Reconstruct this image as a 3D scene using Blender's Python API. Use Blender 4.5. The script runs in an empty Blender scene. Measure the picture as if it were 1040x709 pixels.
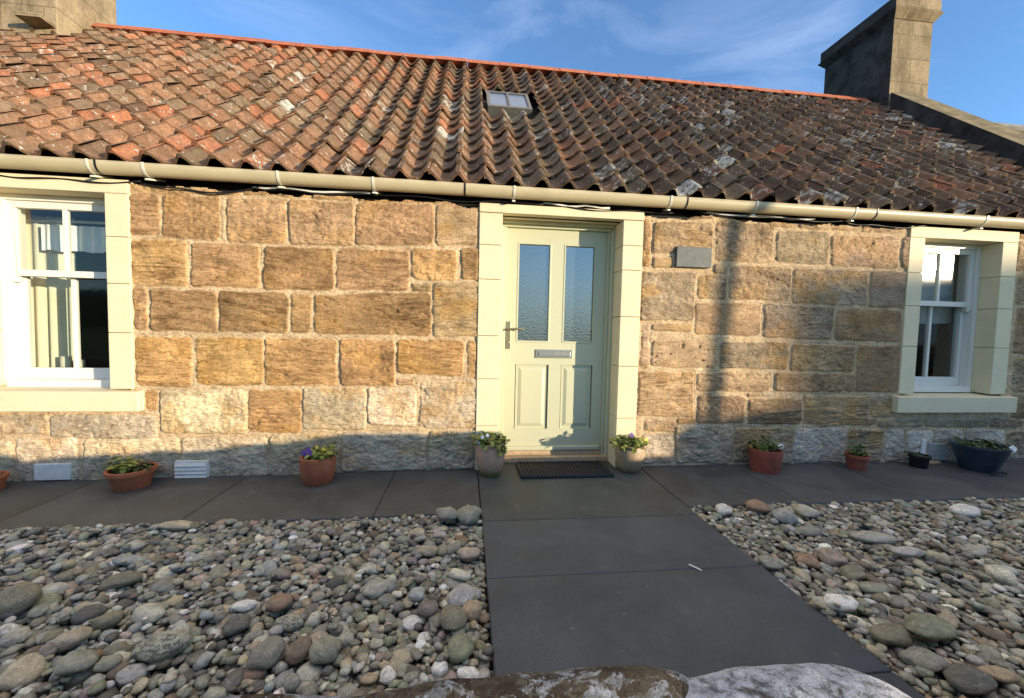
import bpy, bmesh, math, random
import numpy as np
from mathutils import Vector, Matrix, noise as mnoise

R_ = math.radians
scene = bpy.context.scene
COL = scene.collection
SUN_AZ, SUN_EL = 53.8, 7.07          # degrees to the right of the outward wall normal / above the horizon
THETA = 0.755                        # roof pitch
YE, ZE, YR = -0.10, 2.322, 2.8074    # eave line and ridge of the tiled slope
ZR = ZE + (YR - YE) * math.tan(THETA)

# ------------------------------------------------------------------ helpers
WORLD_ORG = {}

def link(o, parent=None, org=(0, 0, 0)):
    COL.objects.link(o)
    WORLD_ORG[o.name] = Vector(org)
    if parent is not None:
        o.parent = parent
        o.location = Vector(org) - WORLD_ORG[parent.name]
    else:
        o.location = org
    return o

def tag(o, label=None, cat=None, group=None, kind=None):
    if label: o['label'] = label
    if cat: o['category'] = cat
    if group: o['group'] = group
    if kind: o['kind'] = kind
    return o

def thing(name, org, label, cat, group=None):
    o = bpy.data.objects.new(name, None)
    o.empty_display_size = 0.1
    link(o, None, org)
    return tag(o, label, cat, group)

class MB:
    """collects shapes (world coordinates) and links them as ONE mesh object"""
    def __init__(self):
        self.v, self.f, self.mi = [], [], []
    def add(self, vs, fs, mi=0):
        n = len(self.v)
        self.v += [tuple(p) for p in vs]
        self.f += [tuple(i + n for i in f) for f in fs]
        self.mi += [mi] * len(fs)
    def box(self, x0, x1, y0, y1, z0, z1, mi=0):
        v = [(x, y, z) for z in (z0, z1) for y in (y0, y1) for x in (x0, x1)]
        self.add(v, [(0, 2, 3, 1), (4, 5, 7, 6), (0, 1, 5, 4), (2, 6, 7, 3), (0, 4, 6, 2), (1, 3, 7, 5)], mi)
    def hexa(self, pts, mi=0):          # 4 bottom + 4 top, counter-clockwise
        self.add(pts, [(3, 2, 1, 0), (4, 5, 6, 7), (0, 1, 5, 4), (1, 2, 6, 5), (2, 3, 7, 6), (3, 0, 4, 7)], mi)
    def tube(self, pts, r, n=8, mi=0):
        pts = [Vector(p) for p in pts]
        vs, fs = [], []
        for i, p in enumerate(pts):
            t = (pts[min(i + 1, len(pts) - 1)] - pts[max(i - 1, 0)]).normalized()
            a = t.orthogonal().normalized() if abs(t.z) > .9 else t.cross(Vector((0, 0, 1))).normalized()
            b = t.cross(a)
            rr = r[i] if isinstance(r, (list, tuple)) else r
            for k in range(n):
                w = 2 * math.pi * k / n
                vs.append(p + a * rr * math.cos(w) + b * rr * math.sin(w))
        for i in range(len(pts) - 1):
            for k in range(n):
                k2 = (k + 1) % n
                fs.append((i * n + k, i * n + k2, (i + 1) * n + k2, (i + 1) * n + k))
        fs.append(tuple(range(n))[::-1]); fs.append(tuple((len(pts) - 1) * n + k for k in range(n)))
        self.add(vs, fs, mi)
    def lathe(self, c, prof, n=28, mi=0):   # prof: list of (r, z)
        vs, fs = [], []
        for r, z in prof:
            for k in range(n):
                w = 2 * math.pi * k / n
                vs.append((c[0] + r * math.cos(w), c[1] + r * math.sin(w), c[2] + z))
        for i in range(len(prof) - 1):
            for k in range(n):
                k2 = (k + 1) % n
                fs.append((i * n + k, i * n + k2, (i + 1) * n + k2, (i + 1) * n + k))
        fs.append(tuple(range(n))[::-1])
        fs.append(tuple((len(prof) - 1) * n + k for k in range(n)))
        self.add(vs, fs, mi)
    def build(self, name, mats, parent=None, org=None, bevel=0, smooth=False, seg=2):
        if org is None:
            a = np.array(self.v); org = (a.min(0) + a.max(0)) / 2
            if parent is None: org[2] = a[:, 2].min()
        org = Vector(org)
        me = bpy.data.meshes.new(name)
        me.from_pydata([tuple(Vector(p) - org) for p in self.v], [], self.f)
        mats = mats if isinstance(mats, (list, tuple)) else [mats]
        for m in mats: me.materials.append(m)
        if len(mats) > 1: me.polygons.foreach_set('material_index', self.mi)
        if bevel:
            bm = bmesh.new(); bm.from_mesh(me)
            bmesh.ops.remove_doubles(bm, verts=bm.verts, dist=1e-6)
            ed = [e for e in bm.edges if len(e.link_faces) == 2 and e.calc_face_angle(0) > 0.6]
            bmesh.ops.bevel(bm, geom=ed, offset=bevel, segments=seg, affect='EDGES', clamp_overlap=True, profile=.5)
            bm.to_mesh(me); bm.free()
        if smooth:
            me.polygons.foreach_set('use_smooth', [True] * len(me.polygons))
        o = bpy.data.objects.new(name, me)
        return link(o, parent, org)

def np_mesh(name, V, F, mats, parent=None, org=(0, 0, 0), col=None, smooth=False):
    V = np.asarray(V, np.float32) - np.array(org, np.float32)
    F = np.asarray(F, np.int32)
    me = bpy.data.meshes.new(name)
    k = F.shape[1]
    me.vertices.add(len(V)); me.vertices.foreach_set('co', V.ravel())
    me.loops.add(F.size); me.loops.foreach_set('vertex_index', F.ravel())
    me.polygons.add(len(F))
    me.polygons.foreach_set('loop_start', np.arange(0, F.size, k, dtype=np.int32))
    if smooth: me.polygons.foreach_set('use_smooth', np.ones(len(F), bool))
    if col is not None:
        a = me.color_attributes.new('Col', 'FLOAT_COLOR', 'POINT')
        c = np.ones((len(V), 4), np.float32); c[:, :col.shape[1]] = col
        a.data.foreach_set('color', c.ravel())
    me.update(calc_edges=True); me.validate()
    for m in (mats if isinstance(mats, (list, tuple)) else [mats]): me.materials.append(m)
    return link(bpy.data.objects.new(name, me), parent, org)

def vn(x, y, seed=0):
    """2-D value noise in [-1, 1]"""
    x = np.asarray(x, np.float64); y = np.asarray(y, np.float64)
    xi = np.floor(x).astype(np.int64); yi = np.floor(y).astype(np.int64)
    fx = x - xi; fy = y - yi
    fx = fx * fx * (3 - 2 * fx); fy = fy * fy * (3 - 2 * fy)
    def h(a, b):
        n = (a * 374761393 + b * 668265263 + seed * 974634777) & 0x7fffffff
        n = ((n ^ (n >> 13)) * 1274126177) & 0x7fffffff
        n = n ^ (n >> 16)
        return (n & 0xffff) / 32767.5 - 1
    return (h(xi, yi) * (1 - fx) + h(xi + 1, yi) * fx) * (1 - fy) + (h(xi, yi + 1) * (1 - fx) + h(xi + 1, yi + 1) * fx) * fy

def fbm(x, y, seed=0, octv=4):
    s, a, t = 0, 1., 0
    for i in range(octv):
        s = s + a * vn(x * 2 ** i, y * 2 ** i, seed + i * 17); t += a; a *= .55
    return s / t

# ------------------------------------------------------------------ materials
class NT:
    def __init__(self, name):
        self.m = bpy.data.materials.new(name); self.m.use_nodes = True
        self.t = self.m.node_tree; self.n = self.t.nodes; self.l = self.t.links
        self.b = self.n['Principled BSDF']; self.out = self.n['Material Output']
        self.co = None
    def node(self, typ, **kw):
        n = self.n.new(typ)
        for k, v in kw.items():
            if k.startswith('_'): n.inputs[int(k[1:])].default_value = v
            else: setattr(n, k, v)
        return n
    def obj(self):
        if self.co is None: self.co = self.node('ShaderNodeTexCoord').outputs['Object']
        return self.co
    def noise(self, scale, detail=4, rough=.55, stretch=None, dist=0, vec=None):
        v = vec or self.obj()
        if stretch:
            mp = self.node('ShaderNodeMapping'); mp.inputs['Scale'].default_value = stretch
            self.l.new(v, mp.inputs['Vector']); v = mp.outputs[0]
        n = self.node('ShaderNodeTexNoise')
        n.inputs['Scale'].default_value = scale; n.inputs['Detail'].default_value = detail
        n.inputs['Roughness'].default_value = rough; n.inputs['Distortion'].default_value = dist
        self.l.new(v, n.inputs['Vector'])
        return n.outputs['Fac']
    def ramp(self, fac, stops):
        r = self.node('ShaderNodeValToRGB'); e = r.color_ramp.elements
        while len(e) < len(stops): e.new(.5)
        for el, (p, c) in zip(e, stops):
            el.position = p
            el.color = (c, c, c, 1) if isinstance(c, (int, float)) else (*c, 1)
        self.l.new(fac, r.inputs[0]); return r.outputs[0]
    def mix(self, fac, a, b, mode='MIX'):
        n = self.node('ShaderNodeMix'); n.data_type = 'RGBA'; n.blend_type = mode
        for s, v in ((n.inputs[0], fac), (n.inputs[6], a), (n.inputs[7], b)):
            if isinstance(v, (int, float)): s.default_value = v
            elif isinstance(v, tuple): s.default_value = (*v, 1)
            else: self.l.new(v, s)
        return n.outputs[2]
    def math(self, op, a, b=None):
        n = self.node('ShaderNodeMath', operation=op)
        for s, v in zip(n.inputs, (a, b)):
            if v is None: continue
            if isinstance(v, (int, float)): s.default_value = v
            else: self.l.new(v, s)
        return n.outputs[0]
    def attr(self, name='Col'):
        n = self.node('ShaderNodeAttribute'); n.attribute_name = name; return n
    def bump(self, h, strength=.4, dist=.01, prev=None):
        n = self.node('ShaderNodeBump'); n.inputs['Strength'].default_value = strength
        n.inputs['Distance'].default_value = dist
        self.l.new(h, n.inputs['Height'])
        if prev is not None: self.l.new(prev, n.inputs['Normal'])
        return n.outputs[0]
    def done(self, color, rough=.8, normal=None, spec=.5, metal=0):
        b = self.b
        if isinstance(color, tuple): b.inputs['Base Color'].default_value = (*color, 1)
        else: self.l.new(color, b.inputs['Base Color'])
        if isinstance(rough, (int, float)): b.inputs['Roughness'].default_value = rough
        else: self.l.new(rough, b.inputs['Roughness'])
        b.inputs['Specular IOR Level'].default_value = spec
        b.inputs['Metallic'].default_value = metal
        if normal is not None: self.l.new(normal, b.inputs['Normal'])
        return self.m

def mat_wall():
    t = NT('sandstone')
    c = t.attr().outputs['Color']
    n1 = t.noise(7, 5, .6); n2 = t.noise(60, 5, .65); n3 = t.noise(26, 5, .65, (1, 1, 4.5), .3)
    c = t.mix(1, c, t.ramp(n1, [(.3, (.78, .76, .72)), (.7, (1.2, 1.2, 1.18))]), 'MULTIPLY')
    c = t.mix(.75, c, t.ramp(n3, [(.34, (.50, .45, .41)), (.52, (1.08, 1.08, 1.08))]), 'MULTIPLY')
    c = t.mix(.6, c, t.ramp(n2, [(.35, (.6, .58, .56)), (.62, (1.2, 1.2, 1.2))]), 'MULTIPLY')
    nb = t.bump(t.noise(150, 5, .7), .6, .006)
    nb = t.bump(n3, .8, .012, nb); nb = t.bump(n2, .6, .008, nb)
    return t.done(c, .95, nb, .15)

def mat_paint(name, col, var=.08, rough=.45, bump=.15, dirt=.25):
    t = NT(name)
    n = t.noise(5, 5, .6); n2 = t.noise(45, 4, .6)
    lo = tuple(x * (1 - var) for x in col); hi = tuple(min(1, x * (1 + var * .6)) for x in col)
    c = t.ramp(n, [(.3, lo), (.7, hi)])
    dn = t.noise(9, 6, .7, (1, 1, .35))
    d = t.ramp(dn, [(.60, 0.), (.82, dirt)])
    c = t.mix(d, c, tuple(x * .55 for x in col))
    return t.done(c, rough, t.bump(n2, bump, .004), .4)

def mat_tile():
    t = NT('clay_pantile')
    a = t.attr(); c = a.outputs['Color']; li = a.outputs['Alpha']
    n1 = t.noise(14, 5, .65); n2 = t.noise(70, 5, .65); n3 = t.noise(5, 4, .6)
    c = t.mix(1, c, t.ramp(n1, [(.3, (.55, .54, .53)), (.7, (1.3, 1.22, 1.15))]), 'MULTIPLY')
    c = t.mix(.9, c, t.ramp(n2, [(.35, (.6, .6, .6)), (.65, (1.25, 1.25, 1.25))]), 'MULTIPLY')
    c = t.mix(t.ramp(n3, [(.46, 0.), (.68, .6)]), c, (.125, .098, .062))          # dark algae
    big = t.noise(17, 3, .55, None, .5); fine = t.noise(75, 4, .65)
    # crusty pale lichen: patches over whole tile ends, amount carried by each tile
    f = t.math('ADD', t.math('MULTIPLY', big, .75), t.math('MULTIPLY', fine, .45))
    f = t.math('ADD', f, t.math('MULTIPLY', li, .27))
    w = t.ramp(f, [(.74, 0.), (.86, 1.)])
    c = t.mix(t.math('MULTIPLY', w, .80), c, t.mix(t.noise(30, 2), (.34, .35, .30), (.66, .66, .60)))
    sp = t.ramp(t.noise(27, 3, .55), [(.655, 0.), (.70, .8)])
    c = t.mix(sp, c, (.55, .54, .48))
    y = t.ramp(t.noise(26, 3, .6, (1, 1.3, 1)), [(.68, 0.), (.74, .6)])
    c = t.mix(y, c, (.32, .24, .08))
    nb = t.bump(n2, .5, .006); nb = t.bump(w, .25, .004, nb)
    return t.done(c, .88, nb, .2)

def mat_slate():
    t = NT('slate_paving')
    c = t.attr().outputs['Color']
    n1 = t.noise(2.3, 6, .65, None, .6); n2 = t.noise(11, 6, .7, (1, .45, 1)); n3 = t.noise(90, 4, .6)
    c = t.mix(1, c, t.ramp(n1, [(.3, (.62, .62, .64)), (.7, (1.36, 1.34, 1.28))]), 'MULTIPLY')
    c = t.mix(.5, c, t.ramp(n3, [(.35, (.75, .75, .75)), (.65, (1.2, 1.2, 1.2))]), 'MULTIPLY')
    sc = t.ramp(n2, [(.60, 0.), (.74, .38)])
    c = t.mix(sc, c, (.17, .165, .15))
    ls = t.ramp(t.noise(34, 2, .5), [(.73, 0.), (.76, .5)])
    c = t.mix(ls, c, (.25, .25, .22))
    nb = t.bump(n2, .6, .006); nb = t.bump(n3, .35, .003, nb)
    return t.done(c, t.ramp(n1, [(.3, .55), (.7, .75)]), nb, .4)

def pebble_nodes(t, c, rnd, k=1.):
    """shared look of the beach stones: banding, speckles, dirt of their own"""
    v = t.obj()
    cm = t.node('ShaderNodeVectorMath', operation='ADD')
    t.l.new(v, cm.inputs[0]); t.l.new(rnd, cm.inputs[1])
    p = cm.outputs[0]
    n1 = t.noise(22 * k, 5, .65, None, .8, p); n2 = t.noise(170 * k, 4, .65, None, 0, p); n3 = t.noise(16 * k, 5, .7, (1, 1, 4.5), 1.2, p)
    c = t.mix(1, c, t.ramp(n1, [(.3, (.66, .66, .65)), (.7, (1.26, 1.24, 1.2))]), 'MULTIPLY')
    c = t.mix(.85, c, t.ramp(n2, [(.34, (.56, .56, .55)), (.66, (1.3, 1.3, 1.28))]), 'MULTIPLY')
    c = t.mix(t.ramp(n3, [(.56, 0.), (.62, .4)]), c, (.36, .35, .32))
    c = t.mix(t.ramp(t.noise(13 * k, 5, .7, None, 1, p), [(.54, 0.), (.66, .6)]), c, (.085, .08, .055))
    return c, t.bump(n2, .3, .003 / k)

def mat_pebble_stuff():
    t = NT('beach_pebble')
    a = t.attr()
    mu = t.node('ShaderNodeVectorMath', operation='SCALE'); mu.inputs['Scale'].default_value = 37.
    t.l.new(a.outputs['Color'], mu.inputs[0])
    c, nb = pebble_nodes(t, a.outputs['Color'], mu.outputs[0])
    return t.done(c, .62, nb, .4)

def mat_cobble(speck=0, name='cobble_stone'):
    t = NT(name)
    oi = t.node('ShaderNodeObjectInfo')
    mu = t.node('ShaderNodeVectorMath', operation='SCALE'); mu.inputs['Scale'].default_value = 50.
    cx = t.node('ShaderNodeCombineXYZ'); t.l.new(oi.outputs['Random'], cx.inputs[0]); t.l.new(oi.outputs['Random'], cx.inputs[2])
    t.l.new(cx.outputs[0], mu.inputs[0])
    c, nb = pebble_nodes(t, oi.outputs['Color'], mu.outputs[0], .06)
    if speck:
        s = t.ramp(t.noise(2.6, 4, .65, None, 1.5), [(.48, 0.), (.54, .8)])
        c = t.mix(s, c, (.07, .075, .06))
        s = t.ramp(t.noise(5, 4, .65), [(.56, 0.), (.62, .7)])
        c = t.mix(s, c, (.42, .44, .38))
    return t.done(c, .62, nb, .4)

def mat_terracotta(name='terracotta', col=(.36, .115, .05), moss=0.):
    t = NT(name)
    n1 = t.noise(9, 5, .65); n2 = t.noise(55, 4, .6)
    c = t.ramp(n1, [(.3, tuple(x * .72 for x in col)), (.7, tuple(x * 1.15 for x in col))])
    c = t.mix(t.ramp(t.noise(7, 6, .7, (1, 1, .5)), [(.58, 0.), (.78, .45)]), c, (.42, .34, .27))
    return t.done(c, .82, t.bump(n2, .2, .003), .3)

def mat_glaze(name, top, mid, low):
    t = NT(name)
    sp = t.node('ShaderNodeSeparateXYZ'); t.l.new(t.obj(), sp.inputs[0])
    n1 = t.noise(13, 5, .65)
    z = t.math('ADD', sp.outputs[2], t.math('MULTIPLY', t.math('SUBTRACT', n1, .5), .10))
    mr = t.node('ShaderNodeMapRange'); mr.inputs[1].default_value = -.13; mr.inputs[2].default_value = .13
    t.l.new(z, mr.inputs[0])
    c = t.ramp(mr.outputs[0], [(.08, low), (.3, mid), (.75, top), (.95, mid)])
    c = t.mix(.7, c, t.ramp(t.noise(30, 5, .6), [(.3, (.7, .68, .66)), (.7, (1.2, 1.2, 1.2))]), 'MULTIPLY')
    return t.done(c, .5, t.bump(n1, .2, .004), .4)

def mat_leaf(name, a, b):
    t = NT(name)
    oc = t.noise(30, 2, .5)
    c = t.ramp(oc, [(.35, a), (.65, b)])
    m = t.done(c, .5, None, .35)
    t.b.inputs['Subsurface Weight'].default_value = 0
    return m

def mat_glass(name, rough=.05, wav=.0, tint=(.9, .93, .92), scale=3., f0=1.5):
    """thin window pane: fresnel mix of a mirror and a clear pane"""
    t = NT(name)
    t.n.remove(t.b)
    g = t.node('ShaderNodeBsdfGlossy'); g.inputs['Roughness'].default_value = rough
    tr = t.node('ShaderNodeBsdfTransparent'); tr.inputs[0].default_value = (*tint, 1)
    fr = t.node('ShaderNodeFresnel'); fr.inputs[0].default_value = f0
    mx = t.node('ShaderNodeMixShader')
    gm = t.node('ShaderNodeNewGeometry')
    k = t.math('MULTIPLY', t.math('MINIMUM', t.math('MULTIPLY', fr.outputs[0], 1.9), 1.), t.math('SUBTRACT', 1., gm.outputs['Backfacing']))
    if wav:
        nb = t.bump(t.noise(scale, 3, .5), 1., wav)
        t.l.new(nb, g.inputs['Normal']); t.l.new(nb, fr.inputs['Normal'])
    t.l.new(k, mx.inputs[0]); t.l.new(tr.outputs[0], mx.inputs[1]); t.l.new(g.outputs[0], mx.inputs[2])
    t.l.new(mx.outputs[0], t.out.inputs[0])
    return t.m

def mat_obscure():
    t = NT('obscured_glass')
    vo = t.node('ShaderNodeTexVoronoi'); vo.inputs['Scale'].default_value = 75
    t.l.new(t.obj(), vo.inputs['Vector'])
    nb = t.bump(vo.outputs['Distance'], .16, .004)
    nb = t.bump(t.noise(48, 3, .6), .06, .006, nb)
    m = t.done((.020, .025, .030), .19, nb, .8)
    g = t.node('ShaderNodeBsdfGlossy'); g.inputs['Roughness'].default_value = .20; g.inputs[0].default_value = (.95, 1, 1, 1); t.l.new(nb, g.inputs['Normal'])
    mx = t.node('ShaderNodeMixShader'); mx.inputs[0].default_value = .20
    t.l.new(t.b.outputs[0], mx.inputs[1]); t.l.new(g.outputs[0], mx.inputs[2]); t.l.new(mx.outputs[0], t.out.inputs[0])
    return m

def mat_lichen_wall():
    t = NT('lichened_rubble')
    n1 = t.noise(11, 7, .75, None, .6); n2 = t.noise(55, 6, .75, None, .4); n3 = t.noise(19, 7, .75, None, .8); n4 = t.noise(260, 4, .65)
    c = t.ramp(n1, [(.3, (.035, .026, .018)), (.5, (.12, .09, .06)), (.7, (.20, .17, .12))])
    c = t.mix(t.ramp(n2, [(.5, 0.), (.62, .8)]), c, (.22, .20, .14))
    w = t.ramp(n3, [(.52, 0.), (.56, .9)])
    c = t.mix(w, c, t.mix(t.ramp(n2, [(.45, 0.), (.55, 1.)]), (.60, .62, .64), (.30, .31, .29)))
    c = t.mix(.5, c, t.ramp(n4, [(.35, (.6, .6, .6)), (.65, (1.25, 1.25, 1.25))]), 'MULTIPLY')
    nb = t.bump(n2, .9, .02); nb = t.bump(n4, .7, .006, nb)
    return t.done(c, .95, nb, .1)

def mat_white_lichen():
    t = NT('white_lichen_stone')
    n1 = t.noise(12, 7, .75, None, .8); n2 = t.noise(58, 6, .75, None, .5); n4 = t.noise(260, 4, .65)
    c = t.ramp(n2, [(.30, (.09, .09, .08)), (.42, (.36, .37, .37)), (.54, (.72, .74, .77))])
    c = t.mix(t.ramp(n1, [(.56, 0.), (.64, .85)]), c, (.10, .075, .05))
    c = t.mix(.5, c, t.ramp(n4, [(.35, (.65, .65, .65)), (.65, (1.2, 1.2, 1.2))]), 'MULTIPLY')
    nb = t.bump(n2, .9, .02); nb = t.bump(n4, .7, .006, nb)
    return t.done(c, .95, nb, .1)

def mat_plain(name, col, rough=.8, nscale=12, var=.25, spec=.3, bump=.2, metal=0):
    t = NT(name)
    n = t.noise(nscale, 5, .6)
    c = t.ramp(n, [(.3, tuple(x * (1 - var) for x in col)), (.7, tuple(min(1, x * (1 + var)) for x in col))])
    return t.done(c, rough, t.bump(t.noise(nscale * 6, 4, .6), bump, .004), spec, metal)

M = dict(
    wall=mat_wall(), tile=mat_tile(), slate=mat_slate(),
    cream=mat_paint('cream_masonry_paint', (.70, .61, .40), .07, .7, .5, .4),
    sage=mat_paint('sage_door_paint', (.50, .505, .345), .03, .38, .06, .06),
    sash=mat_paint('white_window_paint', (.70, .685, .62), .03, .35, .05, .05),
    gutter=mat_paint('cream_gutter_paint', (.48, .41, .255), .08, .35, .08, .35),
    clip=mat_plain('pale_clip', (.62, .60, .50), .4, 30, .1),
    dark=mat_plain('dark_timber', (.012, .011, .010), .8, 20, .3),
    black=mat_plain('black_plastic', (.012, .012, .013), .4, 20, .2),
    ridge=mat_terracotta('ridge_clay', (.40, .125, .06)),
    chim=None,
    glass=mat_glass('window_glass', .055, .0012, (.9, .93, .92), 4.),
    obscure=mat_obscure(),
    steel=mat_plain('brushed_steel', (.42, .41, .38), .33, 40, .1, .5, .05, .85),
    brass=mat_plain('worn_brass', (.40, .33, .20), .35, 40, .15, .5, .05, .9),
    room=mat_plain('plaster', (.30, .29, .27), .9, 4, .1),
    linen=mat_plain('white_linen', (.82, .82, .80), .9, 60, .05),
    yellow=mat_plain('pale_yellow_cloth', (.70, .67, .52), .9, 60, .06),
    blind=mat_plain('grey_blind', (.42, .42, .42), .9, 60, .05),
    vent=mat_plain('white_vent', (.72, .69, .61), .5, 25, .12),
    bluevent=mat_plain('blue_grey_panel', (.33, .39, .41), .5, 25, .15),
    terra=mat_terracotta(), terrad=mat_terracotta('dark_terracotta', (.27, .075, .045)),
    soil=mat_plain('potting_soil', (.035, .024, .016), .95, 40, .5),
    navy=mat_plain('navy_glaze', (.030, .044, .064), .3, 12, .3, .5, .1),
    wood=mat_plain('pale_wood', (.45, .33, .20), .8, 30, .2),
    yleaf=mat_leaf('yellow_green_leaf', (.12, .17, .03), (.28, .30, .06)),
    leaf=mat_leaf('green_leaf', (.035, .08, .02), (.09, .15, .035)),
    dleaf=mat_leaf('dark_leaf', (.02, .045, .015), (.05, .08, .025)),
    petalw=mat_plain('white_petal', (.82, .82, .80), .6, 60, .05),
    petalp=mat_plain('purple_petal', (.14, .06, .30), .6, 60, .3),
    petaly=mat_plain('yellow_petal', (.75, .55, .07), .6, 60, .1),
    mat=mat_plain('rubber_mat', (.028, .028, .030), .8, 60, .3),
    rubble=mat_lichen_wall(), wlichen=mat_white_lichen(),
    grass=mat_plain('rough_grass', (.05, .07, .025), .95, .6, .4, .1, .8),
    asphalt=mat_plain('asphalt', (.05, .05, .05), .9, 8, .25),
    hill=mat_plain('dark_hillside', (.03, .045, .02), .95, .05, .4, .05, .3),
    render=mat_plain('grey_render', (.35, .33, .30), .9, 2, .1),
    mossroof=mat_plain('mossy_roof', (.11, .085, .04), .95, 5, .5, .1, .8),
    pebble=mat_pebble_stuff(), cobble=mat_cobble(), speck=mat_cobble(1, 'lichen_speckled_stone'),
    bed=mat_plain('bed_soil', (.03, .025, .02), .95, 20, .4),
    plaque=mat_plain('slate_plaque', (.105, .115, .105), .6, 18, .22, .4, .25),
    paper=mat_plain('white_plastic', (.75, .75, .72), .5, 40, .05),
)
def mat_chimney():
    t = NT('chimney_stone')
    br = t.node('ShaderNodeTexBrick'); br.offset = .5
    mp = t.node('ShaderNodeMapping'); mp.inputs['Rotation'].default_value = (R_(90), 0, 0)
    t.l.new(t.obj(), mp.inputs[0]); t.l.new(mp.outputs[0], br.inputs['Vector'])
    br.inputs['Scale'].default_value = 1.0; br.inputs['Brick Width'].default_value = .46; br.inputs['Row Height'].default_value = .36
    br.inputs['Mortar Size'].default_value = .006; br.inputs['Mortar Smooth'].default_value = .5
    br.inputs['Color1'].default_value = (.32, .255, .165, 1); br.inputs['Color2'].default_value = (.255, .205, .13, 1)
    br.inputs['Mortar'].default_value = (.16, .12, .075, 1)
    c = br.outputs['Color']
    c = t.mix(.8, c, t.ramp(t.noise(4, 6, .68, (1, 1, .45)), [(.32, (.42, .40, .38)), (.6, (1.12, 1.12, 1.1))]), 'MULTIPLY')
    c = t.mix(.6, c, t.ramp(t.noise(30, 5, .6), [(.35, (.7, .7, .68)), (.65, (1.15, 1.15, 1.15))]), 'MULTIPLY')
    nb = t.bump(t.noise(40, 5, .65), .5, .01); nb = t.bump(br.outputs['Fac'], -.5, .01, nb)
    return t.done(c, .95, nb, .1)
M['chim'] = mat_chimney()
M['dark_face'] = mat_plain('dark_side_face', (.046, .043, .040), .95, 5, .55, .1, .7)  # darker tone for left faces of right chimney, its cap and gable coping
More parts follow.
